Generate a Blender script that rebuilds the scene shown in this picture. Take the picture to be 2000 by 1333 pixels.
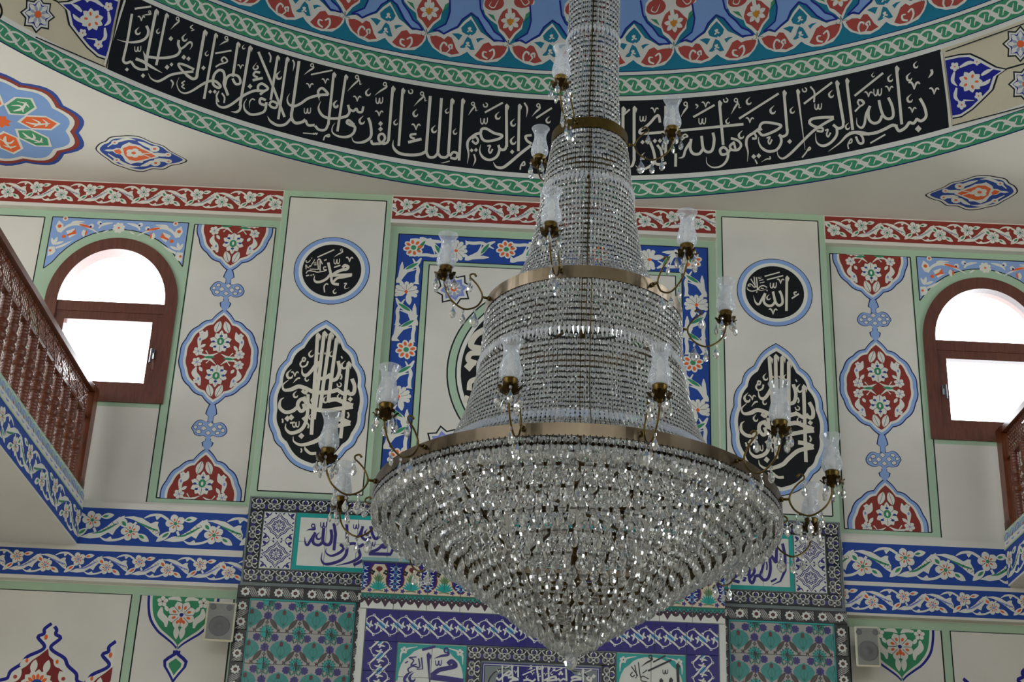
import bpy, bmesh, math, random
from math import sin, cos, pi, sqrt, atan2, radians
from mathutils import Vector, Matrix
from mathutils.geometry import tessellate_polygon
random.seed(7)
for o in list(bpy.data.objects): bpy.data.objects.remove(o)
SC = bpy.context.scene
COL = SC.collection

# ---------------------------------------------------------------- camera
# metres; origin at the camera's height above the carpet, qibla wall at y = 12
F_PX = 3250.0
YAW, PITCH, ROLL = 0.0089632, 0.4603144, 0.0416582
CAM = Vector((-0.349933, 1.9068, 0.0))
def cam_axes():
    fw = Vector((sin(YAW)*cos(PITCH), cos(YAW)*cos(PITCH), sin(PITCH)))
    r0 = Vector((cos(YAW), -sin(YAW), 0)); u0 = r0.cross(fw)
    return cos(ROLL)*r0+sin(ROLL)*u0, -sin(ROLL)*r0+cos(ROLL)*u0, fw
CR, CU, CF = cam_axes()
cd = bpy.data.cameras.new('camera'); cam = bpy.data.objects.new('camera', cd); COL.objects.link(cam)
cd.sensor_width = 36; cd.lens = 36*F_PX/2000; cd.clip_end = 200
M = Matrix((CR, CU, -CF)).transposed().to_4x4(); M.translation = CAM
cam.matrix_world = M
SC.camera = cam

# ---------------------------------------------------------------- light and exposure
SKY = 8.2
w = bpy.data.worlds.new('daylight'); SC.world = w; w.use_nodes = True
bg = w.node_tree.nodes['Background']
bg.inputs[0].default_value = (0.94, 0.97, 1.0, 1); bg.inputs[1].default_value = SKY
SC.view_settings.view_transform = 'Standard'
try: SC.view_settings.look = 'None'
except Exception: pass
SC.view_settings.gamma = 1; SC.view_settings.use_curve_mapping = False
SC.view_settings.exposure = 0.0
SC.cycles.caustics_reflective = False
SC.cycles.max_bounces = 14; SC.cycles.diffuse_bounces = 5; SC.cycles.transmission_bounces = 14
SC.cycles.transparent_max_bounces = 24
SC.cycles.sample_clamp_indirect = 8

# ---------------------------------------------------------------- pixel -> place
def ray(px, py): return CF + CR*((px-1000)/F_PX) - CU*((py-666.5)/F_PX)
def on_wall(px, py, yy=12.0):
    d = ray(px, py); return CAM + d*((yy-CAM.y)/d.y)
def on_level(px, py, z):
    d = ray(px, py); return CAM + d*(z/d.z)
DC = Vector((-0.052, 7.297, 6.45)); DR = 4.655
def on_dome(px, py, h=0.0):
    d = ray(px, py).normalized(); o = CAM-DC; b = o.dot(d)
    return CAM + d*(-b + sqrt(b*b - (o.dot(o)-(DR-h)**2)))
def dome_uv(p): return atan2(p.x-DC.x, p.y-DC.y), p.z
def dome_pt(th, z, h=0.0):
    r = sqrt(DR*DR-(z-DC.z)**2); k = (DR-h)/DR
    return Vector((DC.x+sin(th)*r*k, DC.y+cos(th)*r*k, DC.z+(z-DC.z)*k))

# ---------------------------------------------------------------- materials
def lin(c): return tuple((x/12.92 if x <= .04045 else ((x+.055)/1.055)**2.4) for x in c)
MATS = {}
def material(name, rgb, rough=.6, metal=0.0, var=0.04, scale=6.0, bump=0.0, spec=.4, coat=0.0):
    if name in MATS: return MATS[name]
    m = bpy.data.materials.new(name); m.use_nodes = True; nt = m.node_tree; N = nt.nodes; L = nt.links
    b = N['Principled BSDF']; b.inputs['Roughness'].default_value = rough; b.inputs['Metallic'].default_value = metal
    b.inputs['Specular IOR Level'].default_value = spec; b.inputs['Coat Weight'].default_value = coat
    b.inputs['Coat Roughness'].default_value = .04
    c = lin(rgb); m.diffuse_color = (*c, 1)
    tc = N.new('ShaderNodeTexCoord'); ns = N.new('ShaderNodeTexNoise'); ns.inputs['Scale'].default_value = scale; ns.inputs['Detail'].default_value = 4
    L.new(tc.outputs['Object'], ns.inputs['Vector'])
    rp = N.new('ShaderNodeValToRGB')
    rp.color_ramp.elements[0].position = .3; rp.color_ramp.elements[1].position = .7
    rp.color_ramp.elements[0].color = (*[x*(1-var) for x in c], 1); rp.color_ramp.elements[1].color = (*[min(1, x*(1+var)) for x in c], 1)
    L.new(ns.outputs['Fac'], rp.inputs[0]); L.new(rp.outputs[0], b.inputs['Base Color'])
    if bump:
        bp = N.new('ShaderNodeBump'); bp.inputs['Strength'].default_value = bump; bp.inputs['Distance'].default_value = .01
        L.new(ns.outputs['Fac'], bp.inputs['Height']); L.new(bp.outputs[0], b.inputs['Normal'])
    MATS[name] = m; return m
def paint(name, rgb): return material(name, rgb, rough=.55, var=.05, scale=3.0, spec=.3)
def glaze(name, rgb): return material(name, rgb, rough=.10, var=.05, scale=9.0, spec=.5, coat=.35)
PAL = dict(cream=(.86, .84, .79), white=(.88, .87, .82), green=(.67, .77, .65), ink=(.075, .085, .085), black=(.05, .055, .055),
  letter=(.86, .83, .75), band_green=(.25, .57, .39), band_white=(.88, .86, .80), navyline=(.08, .13, .35), teal=(.08, .47, .56),
  red=(.55, .20, .155), dome_red=(.68, .28, .23), skyblue=(.55, .66, .84), dome_blue=(.50, .63, .82), blue=(.14, .28, .59),
  deepblue=(.11, .13, .52), leaf=(.22, .55, .38), orange=(.90, .40, .18), gold=(.80, .52, .12), wine=(.50, .15, .15),
  grey=(.62, .65, .70), lilac=(.52, .56, .80), sand=(.82, .77, .64), dark_leaf=(.10, .30, .22))
for k, v in PAL.items(): paint(k, v)
for k, v in dict(t_white=(.84, .84, .80), t_ground=(.63, .62, .60), t_purple=(.20, .17, .46), t_turq=(.10, .60, .58), t_green=(.06, .42, .36), t_dark=(.13, .14, .17),
  t_wine=(.40, .13, .16), t_navy=(.11, .09, .45), t_teal=(.20, .54, .52), t_sand=(.82, .76, .66), t_leaf=(.38, .48, .30), t_maroon=(.22, .12, .20),
  t_brown=(.30, .22, .22), t_edge=(.50, .66, .66), t_sky=(.30, .62, .78), t_grout=(.46, .50, .50)).items(): glaze(k, v)
plaster = material('plaster', (.86, .84, .79), rough=.75, var=.045, scale=1.7, bump=.06, spec=.2)
def wood_mat(name, a, b_, rough):
    m = bpy.data.materials.new(name); m.use_nodes = True; nt = m.node_tree; N = nt.nodes; L = nt.links
    b = N['Principled BSDF']; b.inputs['Roughness'].default_value = rough; b.inputs['Coat Weight'].default_value = .22; b.inputs['Coat Roughness'].default_value = .12
    tc = N.new('ShaderNodeTexCoord'); mp = N.new('ShaderNodeMapping'); mp.inputs['Scale'].default_value = (14, 14, 1.6)
    ns = N.new('ShaderNodeTexNoise'); ns.inputs['Scale'].default_value = 4; ns.inputs['Detail'].default_value = 6; ns.inputs['Distortion'].default_value = .8
    rp = N.new('ShaderNodeValToRGB'); rp.color_ramp.elements[0].position = .3; rp.color_ramp.elements[1].position = .72
    rp.color_ramp.elements[0].color = (*lin(a), 1); rp.color_ramp.elements[1].color = (*lin(b_), 1)
    L.new(tc.outputs['Object'], mp.inputs[0]); L.new(mp.outputs[0], ns.inputs['Vector']); L.new(ns.outputs['Fac'], rp.inputs[0]); L.new(rp.outputs[0], b.inputs['Base Color'])
    m.diffuse_color = (*lin(a), 1); MATS[name] = m; return m
wood_mat('walnut', (.35, .19, .13), (.44, .25, .18), .35)
wood_mat('railwood', (.33, .15, .07), (.46, .23, .11), .30)
material('brass', (.36, .295, .155), rough=.28, metal=1.0, var=.16, scale=30)
material('steel_band', (.47, .42, .35), rough=.26, metal=1.0, var=.14, scale=14)
material('dark_brass', (.25, .20, .11), rough=.40, metal=1.0, var=.2, scale=40)
material('wire', (.20, .19, .16), rough=.4, metal=1.0)
material('carpet', (.64, .60, .53), rough=.95, var=.15, scale=30, bump=.3, spec=.1)
material('speaker_shell', (.83, .81, .70), rough=.5)
material('speaker_mesh', (.55, .55, .52), rough=.7, var=.1, scale=200, bump=.4)
material('speaker_cone', (.42, .42, .41), rough=.55)
material('candle_sleeve', (.86, .85, .82), rough=.6)
material('chrome', (.75, .75, .75), rough=.2, metal=1)
def glass_mat(name, tint, glass_w, frost, rough=0.0, ior=1.5):
    m = bpy.data.materials.new(name); m.use_nodes = True; nt = m.node_tree; N = nt.nodes; L = nt.links; N.clear()
    out = N.new('ShaderNodeOutputMaterial'); g = N.new('ShaderNodeBsdfGlass'); g.inputs['IOR'].default_value = ior
    g.inputs['Roughness'].default_value = rough; g.inputs['Color'].default_value = (*tint, 1)
    t = N.new('ShaderNodeBsdfTransparent'); t.inputs['Color'].default_value = (*tint, 1)
    mx = N.new('ShaderNodeMixShader'); mx.inputs[0].default_value = glass_w
    L.new(t.outputs[0], mx.inputs[1]); L.new(g.outputs[0], mx.inputs[2])
    d = N.new('ShaderNodeBsdfTranslucent'); d.inputs['Color'].default_value = (.86, .88, .9, 1)
    d2 = N.new('ShaderNodeBsdfDiffuse'); d2.inputs['Color'].default_value = (.86, .88, .9, 1)
    a = N.new('ShaderNodeMixShader'); a.inputs[0].default_value = .5; L.new(d.outputs[0], a.inputs[1]); L.new(d2.outputs[0], a.inputs[2])
    m2 = N.new('ShaderNodeMixShader'); m2.inputs[0].default_value = frost
    if name == 'shade_glass':      # clear glass with fine slanting cut lines, frosted towards the foot
        tc = N.new('ShaderNodeTexCoord'); sp_ = N.new('ShaderNodeSeparateXYZ'); L.new(tc.outputs['Object'], sp_.inputs[0])
        at = N.new('ShaderNodeMath'); at.operation = 'ARCTAN2'; L.new(sp_.outputs['Y'], at.inputs[0]); L.new(sp_.outputs['X'], at.inputs[1])
        tot = None
        for sg in (1, -1):
            ma = N.new('ShaderNodeMath'); ma.operation = 'MULTIPLY_ADD'; ma.inputs[1].default_value = 34*sg; L.new(sp_.outputs['Z'], ma.inputs[0]); L.new(at.outputs[0], ma.inputs[2])
            sn = N.new('ShaderNodeMath'); sn.operation = 'MULTIPLY'; sn.inputs[1].default_value = 3.0; L.new(ma.outputs[0], sn.inputs[0])
            cs = N.new('ShaderNodeMath'); cs.operation = 'COSINE'; L.new(sn.outputs[0], cs.inputs[0])
            pw = N.new('ShaderNodeMath'); pw.operation = 'GREATER_THAN'; pw.inputs[1].default_value = .975; L.new(cs.outputs[0], pw.inputs[0])
            if tot is None: tot = pw
            else: mxm = N.new('ShaderNodeMath'); mxm.operation = 'MAXIMUM'; L.new(tot.outputs[0], mxm.inputs[0]); L.new(pw.outputs[0], mxm.inputs[1]); tot = mxm
        lo = N.new('ShaderNodeMapRange'); lo.inputs[1].default_value = .12; lo.inputs[2].default_value = .185; lo.inputs[3].default_value = 1.0; lo.inputs[4].default_value = 0.0; L.new(sp_.outputs['Z'], lo.inputs[0])
        cut = N.new('ShaderNodeMath'); cut.operation = 'MULTIPLY'; L.new(tot.outputs[0], cut.inputs[0]); L.new(lo.outputs[0], cut.inputs[1])
        fr_ = N.new('ShaderNodeMath'); fr_.operation = 'MULTIPLY_ADD'; fr_.inputs[1].default_value = .26; fr_.inputs[2].default_value = frost; L.new(cut.outputs[0], fr_.inputs[0]); L.new(fr_.outputs[0], m2.inputs[0])
    L.new(mx.outputs[0], m2.inputs[1]); L.new(a.outputs[0], m2.inputs[2]); L.new(m2.outputs[0], out.inputs[0])
    m.diffuse_color = (.8, .85, .9, 1); MATS[name] = m; return m
glass_mat('crystal', (.985, .985, .965), .80, .09)
glass_mat('bead_crystal', (.98, .98, .965), .70, .16)
glass_mat('prism_crystal', (.98, .98, .97), .6, .38)
glass_mat('shade_glass', (.96, .97, .98), .16, .22)
def pane_mat():
    m = bpy.data.materials.new('window_glass'); m.use_nodes = True; nt = m.node_tree; N = nt.nodes; L = nt.links; N.clear()
    out = N.new('ShaderNodeOutputMaterial'); t = N.new('ShaderNodeBsdfTransparent'); t.inputs[0].default_value = (.97, .99, 1, 1)
    g = N.new('ShaderNodeBsdfGlossy'); g.inputs['Roughness'].default_value = .02
    fr = N.new('ShaderNodeFresnel'); fr.inputs[0].default_value = 1.45; mx = N.new('ShaderNodeMixShader')
    L.new(fr.outputs[0], mx.inputs[0]); L.new(t.outputs[0], mx.inputs[1]); L.new(g.outputs[0], mx.inputs[2]); L.new(mx.outputs[0], out.inputs[0])
    MATS['window_glass'] = m
pane_mat()

# ---------------------------------------------------------------- mesh helpers
def mesh_obj(name, verts, faces, mats, parent=None, midx=None, smooth=False, label=None, kind=None):
    me = bpy.data.meshes.new(name); me.from_pydata([tuple(v) for v in verts], [], faces)
    for m in mats: me.materials.append(MATS[m])
    if midx: me.polygons.foreach_set('material_index', midx)
    if smooth: me.polygons.foreach_set('use_smooth', [True]*len(me.polygons))
    me.update()
    return link(name, me, parent, label, kind)
def link(name, me, parent=None, label=None, kind=None, mat=None):
    o = bpy.data.objects.new(name, me); COL.objects.link(o)
    if parent is not None: o.parent = parent
    if label: o['label'] = label
    if kind: o['kind'] = kind
    if mat is not None: o.matrix_local = mat
    return o
def thing(name, label, cat, loc=(0, 0, 0), group=None):
    o = bpy.data.objects.new(name, None); COL.objects.link(o); o.location = loc; o.empty_display_size = .1
    o['label'] = label; o['category'] = cat
    if group: o['group'] = group
    return o
def struct(o): o['kind'] = 'structure'; return o
class MB:
    def __init__(s): s.v = []; s.f = []; s.m = []
    def add(s, vs, fs, mi=0):
        n = len(s.v); s.v += [tuple(v) for v in vs]; s.f += [tuple(i+n for i in f) for f in fs]; s.m += [mi]*len(fs)
    def box(s, a, b, mi=0, mat=None):
        vs = [Vector((x, y, z)) for x in (a[0], b[0]) for y in (a[1], b[1]) for z in (a[2], b[2])]
        if mat: vs = [mat @ v for v in vs]
        s.add(vs, [(0, 1, 3, 2), (4, 6, 7, 5), (0, 4, 5, 1), (2, 3, 7, 6), (0, 2, 6, 4), (1, 5, 7, 3)], mi)
    def lathe(s, prof, seg=16, mi=0, mat=None, cap=True):
        n = len(prof); vs = []
        for i in range(seg):
            a = 2*pi*i/seg
            for r, z in prof:
                v = Vector((r*cos(a), r*sin(a), z)); vs.append(mat @ v if mat else v)
        fs = []
        for i in range(seg):
            j = (i+1) % seg
            for k in range(n-1): fs.append((i*n+k, j*n+k, j*n+k+1, i*n+k+1))
        if cap:
            fs.append(tuple(i*n for i in reversed(range(seg)))); fs.append(tuple(i*n+n-1 for i in range(seg)))
        s.add(vs, fs, mi)
    def tube(s, pts, r, seg=8, mi=0, closed=False):
        pts = [Vector(p) for p in pts]; n = len(pts); vs = []; prev = None
        for i, p in enumerate(pts):
            a = pts[(i-1) % n] if (closed or i > 0) else p; b = pts[(i+1) % n] if (closed or i < n-1) else p
            t = (b-a).normalized()
            if prev is None:
                ref = Vector((0, 0, 1)) if abs(t.z) < .9 else Vector((1, 0, 0)); nx = t.cross(ref).normalized()
            else: nx = (prev - t*prev.dot(t)).normalized()
            prev = nx; ny = t.cross(nx); rr = r[i] if isinstance(r, (list, tuple)) else r
            vs += [p+nx*(rr*cos(2*pi*k/seg))+ny*(rr*sin(2*pi*k/seg)) for k in range(seg)]
        fs = []
        for i in range(n if closed else n-1):
            j = (i+1) % n
            for k in range(seg): fs.append((i*seg+k, i*seg+(k+1) % seg, j*seg+(k+1) % seg, j*seg+k))
        if not closed: fs += [tuple(reversed(range(seg))), tuple((n-1)*seg+k for k in range(seg))]
        s.add(vs, fs, mi)
    def build(s, name, mats, parent=None, smooth=False, **k):
        return mesh_obj(name, s.v, s.f, mats, parent, s.m if len(mats) > 1 else None, smooth, **k)
def catmull(pts, n=6, closed=False):
    pts = [Vector(p) for p in pts]; m = len(pts)
    if m < 3 and not closed: return pts
    out = []
    for i in range(m if closed else m-1):
        p0 = pts[(i-1) % m] if (closed or i > 0) else pts[0]*2-pts[1]
        p1 = pts[i]; p2 = pts[(i+1) % m]
        p3 = pts[(i+2) % m] if (closed or i < m-2) else pts[-1]*2-pts[-2]
        for k in range(n):
            t = k/n
            out.append(.5*((2*p1)+(p2-p0)*t+(2*p0-5*p1+4*p2-p3)*t*t+(3*p1-p0-3*p2+p3)*t*t*t))
    if not closed: out.append(pts[-1])
    return out

# ---------------------------------------------------------------- flat paint: polygons and pen strokes laid on a surface
class Paint:
    """collects flat coloured shapes in a 2-D drawing plane and lays them on a surface by fmap(x, y, height)"""
    def __init__(s, fmap, step=.0004, base=.0006):
        s.fm = fmap; s.step = step; s.base = base; s.v = []; s.f = []; s.m = []; s.mats = []; s.h = base; s.clip = None; s.n = 0; s.maxedge = None
    def cut(s, pts):
        x0, x1, y0, y1 = s.clip
        for ax, lim, sg in ((0, x0, 1), (0, x1, -1), (1, y0, 1), (1, y1, -1)):
            out = []
            for i in range(len(pts)):
                a = pts[i-1]; b = pts[i]; da = sg*(a[ax]-lim); db = sg*(b[ax]-lim)
                if (da >= 0) != (db >= 0):
                    t = da/(da-db); out.append((a[0]+(b[0]-a[0])*t, a[1]+(b[1]-a[1])*t))
                if db >= 0: out.append((b[0], b[1]))
            pts = out
            if len(pts) < 3: return []
        return pts
    def z(s, n): s.h = s.base+n*s.step; return s
    def up(s):          # every shape gets its own hair's breadth of height, so that none coincide
        s.n += 1; return s.h+(s.n % 18)*1.7e-5
    def mi(s, c):
        if c not in s.mats: s.mats.append(c)
        return s.mats.index(c)
    def poly(s, pts, c, holes=()):
        pts = [(p[0], p[1]) for p in pts]
        if s.clip: pts = s.cut(pts)
        if len(pts) < 3: return
        loops = [[Vector((x, y, 0)) for x, y in pts]]+[[Vector((x, y, 0)) for x, y in h] for h in holes]
        allp = [p for l in loops for p in l]; n = len(s.v); k = s.mi(c)
        hh = s.up()
        if s.maxedge:
            st = [tuple((allp[i].x, allp[i].y) for i in t) for t in tessellate_polygon(loops)]
            while st:
                t = st.pop(); e = [math.hypot(t[i][0]-t[i-1][0], t[i][1]-t[i-1][1]) for i in range(3)]; i = e.index(max(e))
                if e[i] > s.maxedge:
                    a, b, c3 = t[i-1], t[i], t[(i+1) % 3]; m = ((a[0]+b[0])/2, (a[1]+b[1])/2); st += [(a, m, c3), (m, b, c3)]
                else:
                    n = len(s.v); s.v += [s.fm(x, y, hh) for x, y in t]; s.f.append((n, n+1, n+2)); s.m.append(k)
            return
        s.v += [s.fm(p.x, p.y, hh) for p in allp]
        for t in tessellate_polygon(loops): s.f.append(tuple(n+i for i in t)); s.m.append(k)
    def quads(s, A, B, c, closed=False):
        n = len(s.v); k = s.mi(c); m = len(A); h0 = s.up(); H = lambda i: h0+1.2e-5*i/m
        if s.clip:
            x0, x1, y0, y1 = s.clip; out = [not (x0 <= p[0] <= x1 and y0 <= p[1] <= y1) for p in list(A)+list(B)]
            if all(out): return
            if any(out):
                for i in range(m if closed else m-1):
                    j = (i+1) % m; q = s.cut([(p[0], p[1]) for p in (A[i], B[i], B[j], A[j])])
                    if len(q) > 2:
                        n = len(s.v); hh = H(i); s.v += [s.fm(x, y, hh) for x, y in q]; s.f.append(tuple(range(n, n+len(q)))); s.m.append(k)
                return
        for i, (a, b) in enumerate(zip(A, B)): s.v.append(s.fm(a[0], a[1], H(i))); s.v.append(s.fm(b[0], b[1], H(i)))
        for i in range(m if closed else m-1):
            j = (i+1) % m; s.f.append((n+2*i, n+2*i+1, n+2*j+1, n+2*j)); s.m.append(k)
    def pen(s, pts, w, c, t0=1.0, t1=1.0, smooth=True, closed=False, n=5):
        pts = [Vector((p[0], p[1])) for p in pts]
        q = catmull(pts, n, closed) if smooth and len(pts) > 2 else pts
        m = len(q); A = []; B = []
        for i, p in enumerate(q):
            a = q[(i-1) % m] if (closed or i > 0) else p; b = q[(i+1) % m] if (closed or i < m-1) else p
            d = b-a
            if d.length < 1e-9: d = Vector((1, 0))
            d.normalize(); nn = Vector((-d.y, d.x)); f = i/(m-1)
            k = 1.0
            if not closed:
                if f < .3: k = t0+(1-t0)*f/.3
                elif f > .6: k = t1+(1-t1)*(1-f)/.4
            A.append(p+nn*w*.5*k); B.append(p-nn*w*.5*k)
        s.quads(A, B, c, closed)
    def disc(s, cx, cy, r, c, ry=None, n=20, rot=0):
        ry = ry or r
        s.poly([(cx+r*cos(2*pi*i/n)*cos(rot)-ry*sin(2*pi*i/n)*sin(rot), cy+r*cos(2*pi*i/n)*sin(rot)+ry*sin(2*pi*i/n)*cos(rot)) for i in range(n)], c)
    def leaf(s, a, b, w, c, skew=0.0, n=8):
        a = Vector((a[0], a[1])); b = Vector((b[0], b[1])); d = b-a; nn = Vector((-d.y, d.x)).normalized()
        L_ = []; R_ = []
        for i in range(n+1):
            t = i/n; wd = w*.5*sin(pi*t)**.8 if 0 < t < 1 else 0; bend = skew*sin(pi*t)
            p = a+d*t+nn*bend; L_.append(p+nn*wd); R_.append(p-nn*wd)
        s.quads(L_, R_, c)
    def flower(s, x, y, r, pet, cen, spot=None, n=5, rot=0.3, ps=.62, line=None):
        h0 = s.h
        for i in range(n):
            a = rot+2*pi*i/n; s.disc(x+r*.55*cos(a), y+r*.55*sin(a), r*.5, pet, r*.42*(5/n)**.4, 10, a)
        s.disc(x, y, r*.5, pet, n=10)
        s.h = h0+s.step
        if line:
            for i in range(n):
                a = rot+2*pi*(i+.5)/n; s.pen([(x+r*.2*cos(a), y+r*.2*sin(a)), (x+r*.72*cos(a), y+r*.72*sin(a))], r*.05, line, smooth=False)
        if spot:
            for i in range(n):
                a = rot+2*pi*i/n; s.disc(x+r*.42*cos(a), y+r*.42*sin(a), r*.17, spot, r*.09, 8, a)
        s.disc(x, y, r*.19, cen, n=10); s.h = h0
    def build(s, name, parent, label=None):
        return mesh_obj(name, s.v, s.f, s.mats, parent, s.m, label=label)
def lobed(pts, bulge, n=7):
    """outline through cusps, each span bowed outwards (to the left of travel for positive bulge)"""
    out = []
    for i in range(len(pts)-1):
        a = Vector((pts[i][0], pts[i][1])); b = Vector((pts[i+1][0], pts[i+1][1])); d = b-a; nn = Vector((-d.y, d.x))
        bu = bulge[i] if isinstance(bulge, (list, tuple)) else bulge
        for k in range(n):
            t = k/n
            sh = sin(pi*t) if not isinstance(bu, complex) else sin(2*pi*t)
            out.append(a+d*t+nn*((bu.real if not isinstance(bu, complex) else bu.imag)*sh))
    out.append(Vector((pts[-1][0], pts[-1][1])))
    return out
def scaled(pts, cx, cy, k, k2=None): return [(cx+(p[0]-cx)*k, cy+(p[1]-cy)*(k2 or k)) for p in pts]

# ---- pen marks of the inscriptions
def script(P, text, x0, y0, sc, col, wk=1.0):
    T = lambda x, y: (x0+x*sc, y0+y*sc)
    for item in text.split(';'):
        tk = item.split()
        if not tk: continue
        cmd = tk[0]; pts = [tuple(float(v) for v in t.split(',')) for t in tk[1:]]; k = cmd[0]; arg = cmd[1:]
        if k in 'sl':
            t0 = .12 if '<' in arg else 1; t1 = .12 if '>' in arg else 1; barb = 'b' in arg
            wd = float(arg.strip('<>b'))*sc*wk
            P.pen([T(*p) for p in pts], wd, col, t0, t1, smooth=(k == 's'))
            if barb:
                x, y = pts[0]; u = float(arg.strip('<>b'))
                P.poly([T(x-u*.5, y), T(x+u*.15, y-u*.7), T(x+u*.5, y)], col)
                P.poly([T(x+u*.15, y-u*.7), T(x+u*1.05, y+u*.35), T(x+u*.62, y+u*1.7), T(x+u*.4, y+u*.6)], col)
        else:
            g = float(arg) if arg else 1.0; x, y = pts[0]
            Q = lambda l: [T(x+a*g, y+b*g) for a, b in l]
            if k == 'q': P.poly(Q([(0, -34), (32, -2), (2, 34), (-32, 2)]), col)
            elif k == 'c': P.pen(Q([(22, -58), (-22, -12), (-14, 30), (20, 32), (36, 6)]), 27*g*sc, col, .1, .3)
            elif k == 'v':
                P.pen(Q([(-52, -22), (-32, -30), (-12, -8), (2, 38)]), 20*g*sc, col, .5, .5); P.pen(Q([(2, 38), (18, -14), (38, -28), (54, -12)]), 19*g*sc, col, .4, .7)
            elif k == 'w': P.pen(Q([(-44, -40), (-42, 18), (-20, 36), (-4, 6), (2, -34), (4, 14), (22, 34), (40, 10), (44, -46)]), 19*g*sc, col, .6, .6)
            elif k in 'dR':
                P.pen(Q([(18*cos(a), -2+20*sin(a)) for a in [i*pi/4 for i in range(8)]]), 13*g*sc, col, closed=True, n=3)
                ex, ey = pts[1]
                P.pen([T(x+14*g, y+6*g), T(x+16*g, y+34*g), T((x+ex)/2+8*g, (y+ey)/2+12*g), T(ex, ey)], 22*g*sc, col, .7, .1)
                if k == 'R': P.pen(Q([(14, 22), (34, 48), (36, 84), (62, 76)]), 13*g*sc, col, .8, .3)
            elif k == 'o': P.pen(Q([(-24, -14), (-14, 18), (16, 20), (26, -8), (4, -28)]), 17*g*sc, col, .8, .6)
# ================================================================ THE SETTING
YW = 12.05            # recessed wall face; pilasters, beams and bands stand at 12.0
KR = (YW-CAM.y)/(12.0-CAM.y)
def rec(x, z): return (CAM.x+(x-CAM.x)*KR, z*KR)
def wmap(yy): return lambda x, y, h: Vector((x, yy-h, y))
def wmap_m(yy): return lambda x, y, h: Vector((-x, yy-h, y))
def wxz(px, py, yy=12.0): p = on_wall(px, py, yy); return (p.x, p.z)
RX, RY0, RY1, ZF, ZC = 5.4, -3.0, YW, -1.6, 6.11
def arch_loop(x0, x1, zb, zs, rise, n=40):
    cx = (x0+x1)/2; hw = (x1-x0)/2
    return [(x0, zb), (x1, zb)]+[(cx+hw*cos(pi*i/n), zs+rise*sin(pi*i/n)) for i in range(n+1)]
def wall_with_holes(name, fm, outer, holes, depth_fm, col='plaster'):
    mb = MB(); loops = [[Vector((x, y, 0)) for x, y in l] for l in [outer]+holes]; allp = [p for l in loops for p in l]
    mb.add([fm(p.x, p.y) for p in allp], [tuple(t) for t in tessellate_polygon(loops)])
    for l in holes:
        n = len(l); mb.add([fm(x, y) for x, y in l]+[depth_fm(x, y) for x, y in l], [(i, (i+1) % n, n+(i+1) % n, n+i) for i in range(n)])
    return struct(mb.build(name, [col]))
WX0, WX1 = rec(-3.442, 0)[0], rec(-2.545, 0)[0]
WZB, WZS = rec(0, 4.4194)[1], rec(0, 5.1615)[1]; WRISE = rec(0, 5.6569)[1]-WZS
hl = arch_loop(WX0, WX1, WZB, WZS, WRISE); hr = [(-x, z) for x, z in reversed(hl)]
wall_front = wall_with_holes('wall_front', lambda x, z: Vector((x, YW, z)), [(-RX, ZF), (RX, ZF), (RX, ZC), (-RX, ZC)], [hl, hr], lambda x, z: Vector((x, YW+.22, z)))
def rect(a, b, c, d): return [(a, c), (b, c), (b, d), (a, d)]
side_w = [(y-.7, y+.7, 4.3, 5.9) for y in (10.3, 7.9, 5.5, 3.1, .7, -1.6)]+[(y-.65, y+.65, -.3, 1.8) for y in (9.4, 6.6, 3.8, 1.0)]
rear_w = [(x-.6, x+.6, 3.9, 5.8) for x in (-4.2, -2.1, 0, 2.1, 4.2)]
for nm, sx in (('wall_left', -1), ('wall_right', 1)):
    wall_with_holes(nm, lambda y, z, sx=sx: Vector((sx*RX, y, z)), rect(RY0, RY1, ZF, ZC), [rect(*r) for r in side_w], lambda y, z, sx=sx: Vector((sx*(RX+.25), y, z)))
wall_with_holes('wall_back', lambda x, z: Vector((x, RY0, z)), rect(-RX, RX, ZF, ZC), [rect(*r) for r in rear_w], lambda x, z: Vector((x, RY0-.25, z)))
fl = MB(); fl.box((-RX, RY0, ZF-.1), (RX, RY1, ZF)); struct(fl.build('floor', ['carpet']))
NH = 480
hole = [(lambda p: (p.x, p.y))(dome_pt(2*pi*i/NH+radians(-39.0), ZC)) for i in range(NH)]
ceiling = wall_with_holes('ceiling', lambda x, y: Vector((x, y, ZC)), [(-RX, RY0), (RX, RY0), (RX, RY1), (-RX, RY1)], [hole], lambda x, y: Vector((x, y, ZC+.0)))
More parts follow.
